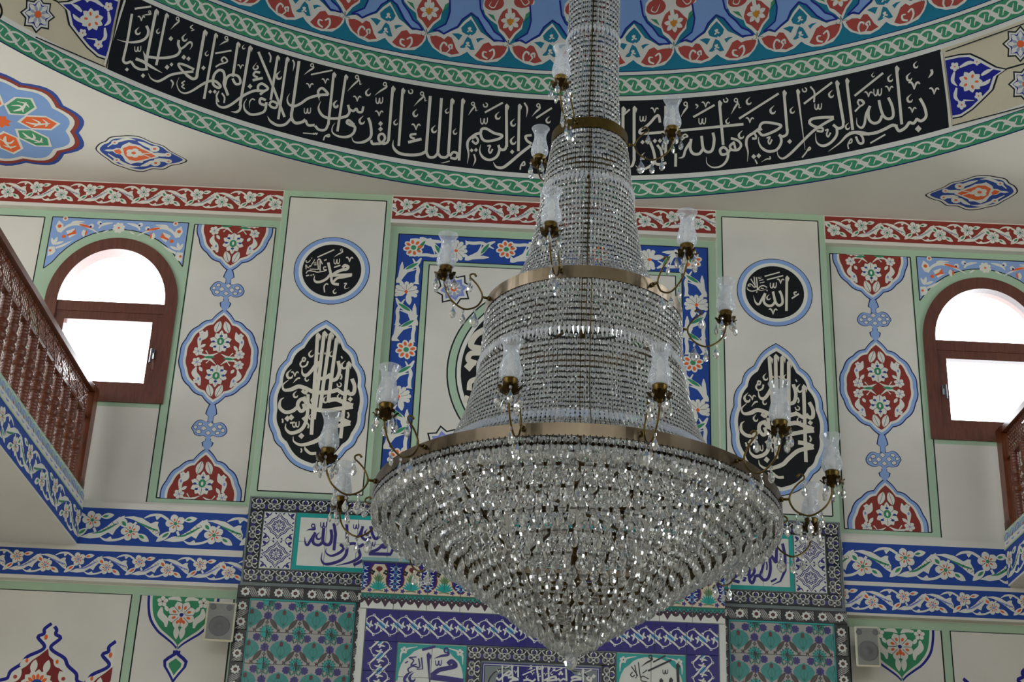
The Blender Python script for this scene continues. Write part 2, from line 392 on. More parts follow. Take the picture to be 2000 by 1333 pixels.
# portals: daylight through each opening
def portal(loc, rot, sx, sy):
    l = bpy.data.lights.new('daylight_portal', 'AREA'); l.shape = 'RECTANGLE'; l.size = sx; l.size_y = sy; l.energy = 0
    l.cycles.is_portal = True
    o = bpy.data.objects.new('daylight_portal', l); COL.objects.link(o); o.location = loc; o.rotation_euler = rot; return o
NWIN = [2]
def plain_window(fm, a, b, c, d):
    """frame with one mullion and a transom, and its panes, set in a wall opening; fm(u, z, depth)"""
    NWIN[0] += 1; mb = MB(); t = .06
    def bar(u0, u1, z0, z1): 
        vs = [fm(u, z, q) for u in (u0, u1) for q in (.06, .14) for z in (z0, z1)]
        mb.add(vs, [(0, 1, 3, 2), (4, 6, 7, 5), (0, 4, 5, 1), (2, 3, 7, 6), (0, 2, 6, 4), (1, 5, 7, 3)])
    m = (a+b)/2; tr = c+(d-c)*.68
    for r in ((a, b, c, c+t), (a, b, d-t, d), (a, a+t, c, d), (b-t, b, c, d), (m-t/2, m+t/2, c, d), (a, b, tr-t/2, tr+t/2)): bar(*r)
    o = struct(mb.build('window_%d' % NWIN[0], ['walnut']))
    for u0, u1 in ((a, m), (m, b)):
        for z0, z1 in ((c, tr), (tr, d)):
            mesh_obj('pane', [fm(u, z, .1) for u, z in rect(u0+t/2, u1-t/2, z0+t/2, z1-t/2)], [(0, 1, 2, 3)], ['window_glass'], o)
for sx in (-1, 1):
    for (a, b, c, d) in side_w:
        plain_window(lambda u, z, q, sx=sx: Vector((sx*(RX+q), u, z)), a, b, c, d)
        portal((sx*(RX+.24), (a+b)/2, (c+d)/2), (0, sx*pi/2, 0), d-c, b-a)
for (a, b, c, d) in rear_w:
    plain_window(lambda u, z, q: Vector((u, RY0-q, z)), a, b, c, d)
    portal(((a+b)/2, RY0-.24, (c+d)/2), (pi/2, 0, 0), b-a, d-c)
# ---- the two arched windows of the front wall
def arched_window(no, s):
    root = bpy.data.objects.new('window_%d' % no, None); COL.objects.link(root); struct(root)
    cx = (WX0+WX1)/2; hw = (WX1-WX0)/2
    def ring(o, i, y0, y1, name):
        mb = MB(); n = len(o)
        vs = [(s*x, y, z) for l in (o, i) for y in (y0, y1) for x, z in l]
        fs = []
        for k in range(n):
            j = (k+1) % n
            fs += [(k, j, 2*n+j, 2*n+k), (n+k, n+j, 3*n+j, 3*n+k), (k, j, n+j, n+k), (2*n+k, 2*n+j, 3*n+j, 3*n+k)]
        mb.add(vs, fs); return mb.build(name, ['walnut'], root)
    o = arch_loop(WX0, WX1, WZB, WZS, WRISE); t = .085
    i = arch_loop(WX0+t, WX1-t, WZB+t, WZS, WRISE-t*1.05)
    ring(o, i, YW-.015, YW+.10, 'frame')
    zt = WZS+.0; mb = MB(); mb.box((min(s*(WX0+t), s*(WX1-t)), YW+.0, zt-.075), (max(s*(WX0+t), s*(WX1-t)), YW+.09, zt+.0)); mb.build('transom', ['walnut'], root)
    a, b = WX0+t-.004, WX1-t+.004; zl, zh = WZB+t-.004, zt-.072
    so = rect(a, b, zl, zh); si = rect(a+.07, b-.07, zl+.07, zh-.065)
    sash = ring(so, si, YW+.005, YW+.08, 'sash')
    hx = s*(b-.035) if s > 0 else s*(a+.035)
    hx = s*b if False else (s*(b-.035))
    mb = MB(); mb.box((hx-.012, YW-.005, WZB+.33), (hx+.012, YW+.01, WZB+.40)); mb.tube([(hx, YW-.01, WZB+.385), (hx, YW-.045, WZB+.385), (hx, YW-.05, WZB+.28)], .008)
    mb.build('handle', ['chrome'], sash)
    mb = MB(); mb.box((s*(WX0+t+.015)-.012, YW-.01, zl+.03), (s*(WX0+t+.015)+.012, YW+.02, zl+.09)); mb.build('hinge', ['walnut'], sash)
    mesh_obj('pane', [(s*x, YW+.05, z) for x, z in rect(a+.06, b-.06, zl+.06, zh-.06)], [(0, 1, 2, 3)], ['window_glass'], root)
    up = [(x, z) for x, z in i if z >= zt-.02]; n = len(up)
    mesh_obj('pane', [(s*x, YW+.05, z) for x, z in up], [tuple(range(n))], ['window_glass'], root)
    portal((s*cx, YW+.21, (WZB+WZS+WRISE)/2), (-pi/2, 0, 0), hw*2, WZS+WRISE-WZB)
    return root
win1 = arched_window(1, -1); win2 = arched_window(2, 1)

# ---- relief of the front wall: pilasters, beams
def wall_box(name, x0, x1, z0, z1, y0=12.0, col='plaster', y1=YW+.01):
    mb = MB(); mb.box((x0, y0, z0), (x1, y1, z1)); return mb.build(name, [col], wall_front)
for s in (-1, 1):
    a, b = sorted((s*1.142, s*1.908)); wall_box('pilaster', a, b, 3.685, ZC)
    a, b = sorted((s*1.908, s*RX)); wall_box('beam', a, b, 5.8874, ZC); wall_box('beam', a, b, 3.1896, 3.7183)
wall_box('beam', -1.142, 1.142, 5.8874, ZC)
def rectp(P, x0, x1, z0, z1, c): P.poly(rect(x0, x1, z0, z1), c)
def frame_line(P, pts, w, c='ink'):
    for i in range(len(pts)): P.pen([pts[i-1], pts[i]], w, c, smooth=False)

# ---- vine border repeated along a strip; (x, y) are taken in the border's own drawing grid
def vine(P, u0, L, H, pet, leafc, cen, spot, vein):
    sx = L/930; sy = H/432
    T = lambda x, y: (u0+(x-435)*sx, H*(1-(y-(68+.031*x))/432)); W_ = lambda w: w*sy
    P.z(2)
    P.pen([T(*p) for p in [(720, 188), (800, 152), (900, 152), (990, 205)]], W_(30), pet, .4, 1)
    P.poly([T(*p) for p in [(840, 165), (905, 165), (862, 212)]], pet)
    P.pen([T(*p) for p in [(1190, 450), (1260, 484), (1380, 478), (1475, 440)]], W_(28), pet, .4, 1)
    P.poly([T(*p) for p in [(1260, 470), (1330, 478), (1306, 440)]], pet)
    P.pen([T(*p) for p in [(640, 240), (600, 290)]], W_(28), pet); P.pen([T(*p) for p in [(1105, 340), (1130, 390)]], W_(28), pet)
    A = [(455, 182), (600, 168), (700, 190), (800, 252), (852, 228), (886, 232), (880, 272), (912, 340), (908, 385), (925, 430), (850, 384), (780, 322), (700, 268), (640, 226), (560, 196)]
    B = [(965, 452), (1060, 405), (1150, 390), (1240, 330), (1300, 268), (1360, 218), (1430, 190), (1404, 300), (1350, 362), (1325, 425), (1270, 395), (1180, 455), (1080, 468)]
    P.poly([T(*p) for p in A], pet); P.poly([T(*p) for p in B], pet)
    P.z(3)
    P.pen([T(*p) for p in [(650, 236), (740, 280), (830, 318), (890, 332)]], W_(24), vein, .3, .6)
    P.pen([T(*p) for p in [(1100, 408), (1190, 388), (1290, 332), (1350, 290)]], W_(24), vein, .3, .6)
    for q in ([(780, 322), (800, 300), (790, 290)], [(830, 352), (850, 328), (840, 315)], [(870, 375), (900, 360), (880, 335), (862, 350)], [(1200, 350), (1225, 370), (1240, 345)], [(1245, 322), (1275, 345), (1290, 312)], [(1300, 268), (1330, 300), (1370, 285), (1350, 262)]):
        P.pen([T(*p) for p in q], W_(5), 'ink')
    for a, b, w_ in (((545, 305), (435, 178), 92), ((665, 378), (808, 468), 78), ((1165, 212), (1312, 184), 70), ((1040, 342), (884, 468), 76)):
        P.z(4); P.leaf(T(*a), T(*b), W_(w_), pet); P.z(5)
        a2 = (a[0]*.85+b[0]*.15, a[1]*.85+b[1]*.15); b2 = (a[0]*.4+b[0]*.6, a[1]*.4+b[1]*.6); P.leaf(T(*a2), T(*b2), W_(w_*.42), leafc)
    P.z(6)
    for x, y in ((590, 352), (1075, 250)):
        c = T(x, y); P.flower(c[0], c[1], W_(108), pet, cen, spot, line='ink', rot=.3+pi/2)
def vine_band(name, yy, x0, x1, z0, z1, L, uflower, bgc, *cols, fm=None, label=None, parent=None, nmax=40):
    H = z1-z0
    fm = fm or (lambda u, v, h: Vector((u, yy-h, z0+v)))
    P = Paint(fm); P.clip = (x0, x1, 0, H)
    n = max(2, int((x1-x0)/.4)); xs = [x0+(x1-x0)*i/n for i in range(n+1)]
    P.z(0); P.quads([(x, 0) for x in xs], [(x, H) for x in xs], bgc)
    u = uflower-(155)*L/930
    while u > x0: u -= L
    while u < x1: vine(P, u, L, H, *cols); u += L
    return P.build(name, parent or wall_front, label)
fx = lambda px, py: wxz(px, py)[0]
RED = ('red', 'white', 'leaf', 'leaf', 'grey', 'grey')
BLU = ('blue', 'white', 'leaf', 'leaf', 'orange', 'leaf'); BLO = ('blue', 'white', 'orange', 'lilac', 'orange', 'lilac')
LR = 'dark red painted border with white flowers and vine'
vine_band('painted_border', 12, -RX, -1.912, 5.916, 6.1027, .375, fx(120, 382), *RED, label=LR)
vine_band('painted_border', 12, -1.138, 1.138, 5.9179, 6.1017, .375, fx(844, 413), *RED, label=LR)
vine_band('painted_border', 12, 1.912, RX, 5.916, 6.1027, .375, fx(1629, 452), *RED, label=LR)
LB = 'blue painted border with white flowers, green leaves and vine'; LO = 'blue painted border with white flowers and orange leaves'
vine_band('painted_border', 12, -2.965, -1.895, 3.4325, 3.6773, .53, fx(255, 1041), *BLU, label=LB)
vine_band('painted_border', 12, 1.912, 2.975, 3.4135, 3.6716, .53, fx(1685, 1108), *BLU, label=LB)
vine_band('painted_border', 12, -RX, -1.895, 3.2134, 3.3897, .385, fx(208, 1110), *BLO, label=LO)
vine_band('painted_border', 12, 1.912, RX, 3.2068, 3.3859, .385, fx(1703, 1174), *BLO, label=LO)

# ---- painted panels of the front wall (drawn for the side with negative x, mirrored for the other)
def outline_sym(left, X0):
    return left+[(2*X0-x, z) for x, z in reversed(left[1:-1])]
def lotus(P, x, z, r, sg=1):
    P.z(5)
    for a in (20, 62, 118, 160, 205, 240, 300, 335):
        t = radians(a); P.leaf((x, z+sg*r*.06), (x+r*1.0*cos(t), z+sg*r*1.0*sin(t)), r*.62, 'white')
    P.leaf((x, z), (x, z+sg*r*1.2), r*.5, 'white'); P.leaf((x, z), (x, z-sg*r*1.0), r*.8, 'white'); P.disc(x, z, r*.5, 'white')
    P.z(6)
    for a in (5, 90, 175, 225, 315):
        t = radians(a); P.disc(x+r*.62*cos(t), z+sg*r*.62*sin(t), r*.15, 'blue', r*.11, 8)
    for a in (41, 90, 139, 182, 222, 270, 318, 358):
        t = radians(a); P.pen([(x+r*.36*cos(t), z+sg*r*.36*sin(t)), (x+r*.92*cos(t), z+sg*r*.92*sin(t))], r*.035, 'ink', smooth=False)
    P.disc(x, z+sg*r*.1, r*.32, 'leaf', r*.38, 12); P.z(7); P.disc(x, z+sg*r*.08, r*.1, 'white', r*.2, 8)
def medallion(P, X0, zc, H2, W2):
    """ogee cartouche: blue, white and dark red with flowers; half height H2, half width W2"""
    cusps = [(0, 1.0), (-.30, .76), (-.62, .62), (-.90, .34), (-1.0, 0.02), (-.93, -.30), (-.66, -.62), (-.30, -.80), (0, -1.0)]
    lf = lobed(cusps, [-.05, -.10, -.12, -.13, -.13, -.12, -.10, -.05])
    out = lambda k, kz: outline_sym([(X0+x*W2*k, zc+z*H2*kz) for x, z in [(p.x, p.y) for p in lf]], X0)
    P.z(1); P.poly(out(1.015, 1.012), 'navyline'); P.z(2); P.poly(out(.985, .985), 'skyblue'); P.z(3); P.poly(out(.89, .925), 'white'); P.z(4); P.poly(out(.825, .87), 'red')
    ux = W2/420.0; uz = H2/525.0
    C = lambda x, y: (X0+(x-485-(600-y)*.114)*ux, zc-(y-606)*uz)
    s_ = (ux+uz)/2
    lotus(P, X0, C(500, 450)[1], 118*s_, 1); lotus(P, X0, C(460, 800)[1], 118*s_, -1)
    for x, y in ((262, 555), (712, 575), (250, 672), (702, 688)):
        c = C(x, y); P.z(5); P.flower(c[0], c[1], 52*s_, 'white', 'lilac', n=6, line='ink')
    for x, y in ((300, 360), (722, 375), (245, 872), (662, 890)):
        c = C(x, y); P.z(5); P.flower(c[0], c[1], 32*s_, 'white', 'grey', n=5)
    for a, b in (((500, 215), (445, 350)), ((553, 215), (592, 350)), ((378, 900), (412, 1035)), ((528, 900), (460, 1035))):
        P.z(5); P.leaf(C(*a), C(*b), 72*s_, 'white'); P.z(6); P.pen([C(*a), C(*b)], 4*s_, 'ink', smooth=False)
    for q in ([(355, 325), (335, 385), (280, 425), (272, 510)], [(672, 335), (690, 400), (735, 440), (714, 525)], [(245, 725), (225, 790), (270, 850), (282, 920)], [(692, 740), (705, 810), (650, 860), (618, 930)]):
        P.z(5); P.pen([C(*p) for p in q], 58*s_, 'white', .2, .4); P.z(6); c = C(*q[2]); P.disc(c[0], c[1], 11*s_, 'lilac', 17*s_, 8)
    for q in ([(345, 475), (280, 515)], [(650, 480), (690, 540)], [(275, 720), (310, 770)], [(655, 735), (620, 780)]):
        P.z(5); P.leaf(C(*q[0]), C(*q[1]), 34*s_, 'white')
    for q in ([(290, 585), (390, 598), (478, 565)], [(285, 650), (380, 632), (455, 690)], [(690, 605), (590, 610), (512, 575)], [(680, 650), (590, 640), (508, 690)], [(345, 545), (375, 590)], [(640, 560), (600, 600)], [(350, 680), (390, 640)], [(610, 700), (570, 650)]):
        P.z(5); P.pen([C(*p) for p in q], 26*s_, 'white', .5, .2)
    P.z(6); P.leaf(C(320, 618), C(445, 612), 30*s_, 'leaf'); P.leaf(C(655, 630), C(530, 622), 30*s_, 'leaf')
KN_O = [(330, 602), (365, 622), (420, 610), (460, 630), (485, 680), (465, 725), (420, 746), (380, 745), (350, 735), (308, 765), (270, 740), (240, 746), (190, 735), (170, 700), (155, 672), (180, 630), (210, 602), (250, 595), (290, 612)]
KN_H = [(232, 632, 17, 12, .2), (188, 665, 13, 13, 0), (218, 706, 20, 15, -.3), (266, 672, 24, 22, .78), (331, 635, 24, 22, .78), (310, 716, 22, 20, .78), (366, 678, 24, 22, .78), (420, 652, 19, 15, -.3), (450, 686, 13, 15, 0), (400, 713, 17, 12, .2)]
def knot(P, x, z, k):
    T = lambda a, b: (x+(a-320-(b-675)*-.10)*k, z-(b-678)*k*1.06)
    o = [(p.x, p.y) for p in catmull([T(*p) for p in KN_O], 3, True)]
    P.z(1); P.poly(scaled(o, x, z, 1.05, 1.07), 'navyline'); P.z(2); P.poly(o, 'skyblue')
    for a, b, rx, ry, ro in KN_H:
        c = T(a, b); n = 4 if ro > .5 else 10
        P.z(3); P.disc(c[0], c[1], (rx+8)*k, 'navyline', (ry+8)*k, n, 0 if n == 4 else ro); P.z(4); P.disc(c[0], c[1], (rx+3)*k, 'cream', (ry+3)*k, n, 0 if n == 4 else ro)
def neck(P, X0, z0, z1, w_):
    P.z(1)
    for k, c in ((1.25, 'navyline'), (1.0, 'skyblue')):
        d = (k-1)*.05
        P.poly([(X0-w_*k, z0-d), (X0-w_*k*.9, z0*.7+z1*.3), (X0-w_*2*k, z0*.55+z1*.45), (X0-w_*1.7*k, z0*.3+z1*.7), (X0-w_*k, z1+d), (X0+w_*k, z1+d), (X0+w_*1.7*k, z0*.3+z1*.7), (X0+w_*2*k, z0*.55+z1*.45), (X0+w_*k*.9, z0*.7+z1*.3), (X0+w_*k, z0-d)], c); P.z(2)
for s in (-1, 1):
    fm = wmap(YW) if s < 0 else wmap_m(YW)
    P = Paint(fm); x1 = rec(-1.908, 0)[0]+.012
    P.z(0)
    rectp(P, -RX, x1, rec(0, 5.8026)[1], rec(0, 5.8588)[1], 'green')
    xg0 = wxz(88, 425, YW)[0]; xg1 = rec(-2.562, 0)[0]
    P.poly(rect(xg0, xg1, WZB-.03, rec(0, 5.8045)[1]), 'green', holes=(hl,)); zb0 = rec(0, 3.7326)[1]
    rectp(P, xg1-.0, rec(-2.495, 0)[0], zb0, rec(0, 5.8045)[1], 'green'); rectp(P, rec(-1.94, 0)[0], x1, zb0, rec(0, 5.8045)[1], 'green')
    rectp(P, xg1, x1, zb0, rec(0, 3.7631)[1], 'green')
    P.z(1); P.pen([(xg0, WZB+.02), (xg0, rec(0, 5.8016)[1])], .008, 'ink', smooth=False); P.pen([(-RX, rec(0, 5.8016)[1]), (xg0, rec(0, 5.8016)[1])], .008, 'ink', smooth=False)
    P.pen([(xg1, zb0), (xg1, WZB)], .008, 'ink', smooth=False)
    P.build('painted_frame', wall_front)
    # medallion column
    P = Paint(fm); m0, m1, zt, zb = rec(-2.503, 0)[0], rec(-1.937, 0)[0], rec(0, 5.7997)[1], rec(0, 3.764)[1]; X0 = (m0+m1)/2
    P.z(0); rectp(P, m0, m1, zb, zt, 'cream'); P.z(1); frame_line(P, rect(m0, m1, zb, zt), .008)
    P.clip = (m0, m1, zb, zt)
    zt1, zb1 = wxz(438, 604, YW)[1], wxz(415.6, 794, YW)[1]; zc = (zt1+zb1)/2; H2 = (zt1-zb1)/2; W2 = (wxz(503, 708, YW)[0]-wxz(352, 700, YW)[0])/2
    zu = wxz(450, 531, YW)[1]; zl = wxz(403, 876, YW)[1]
    for c in (zc, zu+H2, zl-H2): medallion(P, X0, c, H2, W2)
    k1, k2 = wxz(444, 567, YW)[1], wxz(409, 839, YW)[1]
    for k, a_, b_ in ((k1, zu, zt1), (k2, zb1, zl)):
        knot(P, X0, k, .00069); neck(P, X0, k+.055, a_+.01, .016); neck(P, X0, k-.055, b_-.01, .016)
    P.build('painted_medallion_column', wall_front, label='column of dark red flower medallions joined by blue knots')
    # spandrel over the arched window
    P = Paint(fm); SPx = lambda x, y: wxz(80+x*.15, 415+y*.15, YW)
    zt = SPx(165, 58)[1]; xa = SPx(165, 58)[0]-.005; xb = SPx(1925, 142)[0]; cx = (WX0+WX1)/2; zlow = SPx(18, 720)[1]
    n = 24; ra, rb = (WX1-WX0)/2+.07, WRISE+.075
    arc = [(cx+ra*cos(pi-pi*i/n), WZS+rb*sin(pi-pi*i/n)) for i in range(n+1)]
    arc = [p for p in arc if xa < p[0] < xb and p[1] > zlow]
    sh = [(xa, zt), (xa, arc[0][1]-.05)]+arc+[(xb, arc[-1][1]-.05), (xb, zt)]
    P.z(1); P.poly(sh, 'skyblue'); P.z(2); frame_line(P, sh, .007)
    q = .15*.00345
    for x, y, r in ((1015, 205, 82),): c = SPx(x, y); P.z(3); P.flower(c[0], c[1], r*q, 'white', 'orange', n=8)
    for mir in (0, 1):
        def S2(x, y):
            a_ = SPx(x, y); return a_ if not mir else (xa+xb-a_[0], a_[1])
        P.z(3)
        P.pen([S2(*p) for p in [(250, 265), (330, 190), (430, 155), (540, 165), (660, 220), (765, 285)]], 44*q, 'white', .5, .2)
        P.pen([S2(*p) for p in [(400, 140), (450, 125), (570, 125)]], 34*q, 'white', .6, .3)
        P.pen([S2(*p) for p in [(940, 138), (850, 150), (790, 170), (752, 210)]], 40*q, 'white', .3, .4)
        P.leaf(S2(800, 272), S2(885, 232), 26*q, 'white'); P.leaf(S2(165, 425), S2(215, 320), 44*q, 'white'); P.leaf(S2(165, 430), S2(140, 330), 40*q, 'white'); P.leaf(S2(170, 420), S2(300, 380), 40*q, 'white')
        P.pen([S2(*p) for p in [(190, 465), (290, 430), (415, 365)]], 34*q, 'white', .8, .1)
        P.poly([S2(*p) for p in [(235, 108), (290, 155), (298, 215), (270, 265), (215, 255), (190, 185)]], 'white'); P.poly([S2(*p) for p in [(100, 450), (180, 445), (190, 510), (150, 550), (85, 570)]], 'white')
        P.poly([S2(*p) for p in [(340, 275), (330, 245), (440, 210), (465, 285), (370, 335)]], 'white'); P.leaf(S2(560, 225), S2(555, 320), 60*q, 'white')
        P.disc(*S2(660, 180), 34*q, 'white'); P.disc(*S2(765, 140), 32*q, 'white'); P.disc(*S2(320, 85), 36*q, 'white')
        P.z(4); P.pen([S2(*p) for p in [(505, 160), (580, 180), (670, 210)]], 34*q, 'orange', .6, .3); P.disc(*S2(243, 182), 26*q, 'orange'); P.disc(*S2(298, 315), 26*q, 'orange')
        P.poly([S2(*p) for p in [(340, 290), (400, 265), (452, 215), (460, 285), (410, 290), (350, 310)]], 'orange'); P.disc(*S2(120, 498), 18*q, 'orange'); P.disc(*S2(320, 82), 18*q, 'orange'); P.disc(*S2(648, 188), 16*q, 'deepblue'); P.disc(*S2(778, 150), 14*q, 'deepblue'); P.leaf(S2(600, 230), S2(575, 310), 26*q, 'orange')
    P.build('painted_spandrel', wall_front, label='light blue flower spandrel above the arched window')
    # panels below the gallery level
    P = Paint(fm); P.z(0)
    zt = wxz(130, 1157, YW)[1]; xl = wxz(258, 1161, YW)[0]; xr = wxz(276, 1162, YW)[0]; x2 = wxz(447, 1262, YW)[0]
    rectp(P, -RX, -1.90, ZF, zt+.055, 'green'); P.z(1); rectp(P, -RX, xl, ZF, zt, 'cream'); rectp(P, xr, x2, ZF, zt, 'cream'); P.z(2)
    P.pen([(-RX, zt), (xl, zt), (xl, ZF)], .009, 'ink', smooth=False); P.pen([(x2, ZF), (x2, zt), (xr, zt), (xr, ZF)], .009, 'ink', smooth=False)
    rectp(P, x2+.03, -1.90, ZF, zt, 'green')
    P.build('painted_frame', wall_front)
    P = Paint(fm); P.clip = (xr, x2, ZF, zt); LP = lambda x, y: wxz(x*.235, 1140+y*.235, YW); q = .235*.0033
    XC = LP(1500, 330)[0]
    lf = [LP(*p) for p in [(1232, 60), (1225, 180), (1240, 300), (1300, 400), (1370, 460), (1440, 520), (1490, 590)]]
    lf = catmull(lf, 4); lf = [(p.x, p.y) for p in lf]
    P.z(2); P.poly(outline_sym([(XC, zt+.1)]+lf, XC), 'deepblue'); sc_ = lambda k: [(XC+(x-XC)*k, zt+.1+(z-zt-.1)*(k*.5+.5)) for x, z in lf]
    P.z(3); P.poly(outline_sym([(XC, zt+.1)]+sc_(.93), XC), 'white'); P.z(4); P.poly(outline_sym([(XC, zt+.1)]+sc_(.86), XC), 'leaf')
    c = LP(1525, 265); 
    for a in range(8):
        t = 2*pi*a/8+.39; P.z(5); P.leaf((XC, c[1]), (XC+118*q*cos(t), c[1]+118*q*sin(t)), 88*q, 'white'); P.z(6); P.disc(XC+64*q*cos(t), c[1]+64*q*sin(t), 17*q, 'orange', 11*q, 8, t); P.pen([(XC+30*q*cos(t+.39), c[1]+30*q*sin(t+.39)), (XC+105*q*cos(t+.39), c[1]+105*q*sin(t+.39))], 4*q, 'ink', smooth=False)
    P.z(7); P.disc(XC, c[1], 16*q, 'deepblue'); P.leaf((XC, c[1]-16*q), (XC, c[1]-75*q), 30*q, 'orange')
    for mir in (-1, 1):
        mm = lambda x, y: ((LP(x, y)[0] if mir < 0 else 2*XC-LP(x, y)[0]), LP(x, y)[1])
        P.z(5); f_ = mm(1352, 152); P.flower(f_[0], f_[1], 44*q, 'white', 'wine', n=5, line='ink'); P.pen([mm(*p) for p in [(1510, 150), (1470, 125), (1400, 130)]], 34*q, 'white', .2, .5)
        P.pen([mm(*p) for p in [(1345, 200), (1335, 260), (1375, 310), (1380, 365)]], 52*q, 'white', .3, .3); P.leaf(mm(1372, 185), mm(1398, 235), 30*q, 'white'); P.leaf(mm(1468, 350), mm(1462, 468), 46*q, 'white')
    P.z(2); P.clip = None
    dm = [(0, 60), (-34, 34), (-68, 10), (-98, -20), (-90, -70), (-40, -140), (0, -205)]; dz = LP(1490, 625)[1]
    P.pen([(XC, LP(1485, 560)[1]), (XC, dz)], 60*q, 'deepblue'); D_ = lambda k: outline_sym([(XC+x*q*k, dz-(70*q)+(y+70)*q*k) for x, y in dm], XC)
    P.poly(D_(1), 'deepblue'); P.z(3); P.poly(D_(.74), 'white'); P.z(4); P.poly(D_(.52), 'leaf')
    P.build('painted_pendant', wall_front, label='green flower pendant with blue outline')
    # dark red arched medallion low on the wall, and the half one at the panel's edge
    P = Paint(fm); P.clip = (-RX, wxz(228, 1250, YW)[0], wxz(100, 1420, YW)[1], zt)
    for XC, cut in ((LP(430, 330)[0], 0), (LP(960, 470)[0]+.004, 1)):
        lf = [LP(*p) for p in [(430, 335), (372, 380), (366, 420), (315, 448), (370, 520), (340, 560), (230, 610), (180, 670), (90, 730), (60, 790), (-40, 820), (-120, 900), (-160, 1000)]]
        ox = XC-LP(430, 330)[0]; dzz = (LP(960, 478)[1]-LP(430, 330)[1]) if cut else 0
        lf = [(p[0]+ox, p[1]+dzz) for p in lf]
        o_ = outline_sym([(p.x, p.y) for p in catmull(lf, 4)], XC)+[]; zz = o_[0][1]
        P.z(2); P.poly(o_, 'white'); P.z(3); P.pen(o_[:-1], .022, 'deepblue', smooth=False)
        red = [(p[0]+ox, p[1]+dzz) for p in [LP(*p) for p in [(400, 545), (330, 600), (270, 640), (220, 690), (170, 720), (120, 780), (90, 830), (-20, 860), (-100, 950)]]]
        P.z(4); P.poly(outline_sym(red, XC-.012), 'wine')
        zc2 = LP(360, 790)[1]+dzz; P.disc(XC-.02, LP(408, 450)[1]+dzz, 14*q, 'orange', 22*q)
        for a in range(7):
            t = pi*(a+.5)/7; P.z(5); P.leaf((XC-.03, zc2-60*q), (XC-.03+130*q*cos(t), zc2-60*q+130*q*sin(t)), 80*q, 'white'); P.z(6); P.disc(XC-.03+70*q*cos(t), zc2-60*q+70*q*sin(t), 24*q, 'orange', 14*q, 8, t)
        P.z(7); P.disc(XC-.03, zc2-60*q, 50*q, 'blue')
        for mir in (-1, 1):
            P.z(5); P.leaf((XC-.02+mir*52*q, LP(345, 635)[1]+dzz), (XC-.03+mir*50*q, LP(345, 755)[1]+dzz), 56*q, 'white'); P.leaf((XC-.02+mir*90*q, LP(270, 630)[1]+dzz), (XC-.02+mir*170*q, LP(230, 690)[1]+dzz), 60*q, 'white'); P.leaf((XC-.02+mir*150*q, LP(220, 720)[1]+dzz), (XC-.02+mir*230*q, LP(140, 830)[1]+dzz), 80*q, 'white')
            P.z(6); P.disc(XC-.02+mir*120*q, LP(270, 645)[1]+dzz, 12*q, 'orange', 18*q); P.disc(XC-.02+mir*190*q, LP(170, 780)[1]+dzz, 16*q, 'dome_red')
    P.build('painted_medallion', wall_front, label='dark red arched flower medallion with blue outline')

# ---- pilaster fronts: green margin, cream field, roundel and pointed cartouche with writing
TXT_BAS = """l30b 432,150 380,990;l30b 487,135 402,860;l30b 540,145 452,770;l30b 592,185 520,720;l30b 690,390 625,1020;
s30 605,370 616,450 592,518 548,528 530,478;s30 540,482 500,512 432,512 414,450 440,372;s28> 430,380 382,450 340,490 306,478 300,424;
s15 352,372 338,406 302,420 286,396 300,370;s13 312,340 330,350 318,374 304,362 312,340;
s32 720,520 742,580 734,640 700,646 680,618;s32 692,632 652,646 612,622 586,606;s34> 602,614 500,636 400,630 330,600 270,585 210,610 152,614 140,572 190,528;
s26 308,590 342,602 330,640 300,618;s36 526,700 590,694 660,722 728,746;s34 728,756 620,770 500,788 400,770 350,730 318,694;
s30 334,680 282,700 264,744 290,792 322,772 312,730;s30> 270,750 222,790 160,800 114,760 120,702 150,678;s28 352,650 345,820 306,864;
q.8 210,845;q.8 178,854;s30> 340,830 330,890 290,950 210,976 164,940 166,896;w.62 250,905;l15 200,892 240,886;
s36 580,855 640,866 706,892;s34> 706,896 620,912 560,932 480,992 420,1042 300,1076 234,1048 226,1004;q.8 295,1000;s24> 420,1146 370,1146 330,1112 324,1086;
c.6 375,312;c.8 195,486;v.6 240,480;c.7 650,408;s14> 285,515 260,520 225,556;c.6 245,655;c.6 395,698;c.6 495,698;c.5 612,668;o.7 612,570;s14 345,890 356,912 350,936;s14 684,800 694,826 682,850;s14 134,856 140,874 136,890;q.7 706,692;s12 630,330 640,350;s14 628,480 634,505 624,526;s12 292,1104 298,1124 290,1140;c.5 340,520;c.5 545,314;s12 440,300 444,316;s12 492,300 496,316;c.5 372,842"""
TXT_MUH = """s46 632,516 655,620 684,756 690,830 722,882 816,898;s44> 664,726 600,800 500,850 420,852 386,806 400,742;s50 884,606 920,566 978,590 950,632 880,642 780,682 692,742;
s46 690,742 800,736 1046,724;s40 1036,740 900,770 790,788 722,850;l24 730,602 842,564;w1.1 780,500;v1.2 1000,462;d1 862,300 730,424;l22 444,424 738,292;l22 560,482 604,464;
s18 596,590 552,600 560,640 606,642 540,670 430,682 396,660;l22 490,482 490,660;s20 446,476 484,458 532,546;l20 446,480 462,636;l16 310,632 462,636;s16 248,634 244,556 280,606 322,566;s18 246,706 290,660 420,676;s16 262,486 244,490 262,516 300,500 322,470;l14 346,430 346,456;l14 400,462 322,590;w.5 408,545;l12 382,520 426,510;q.5 334,738;q.5 372,728;l24 246,748 300,736;
s22 570,1034 560,934 600,886 632,900;c.9 742,1020;s20> 904,882 950,880 918,930 930,972 1002,950"""
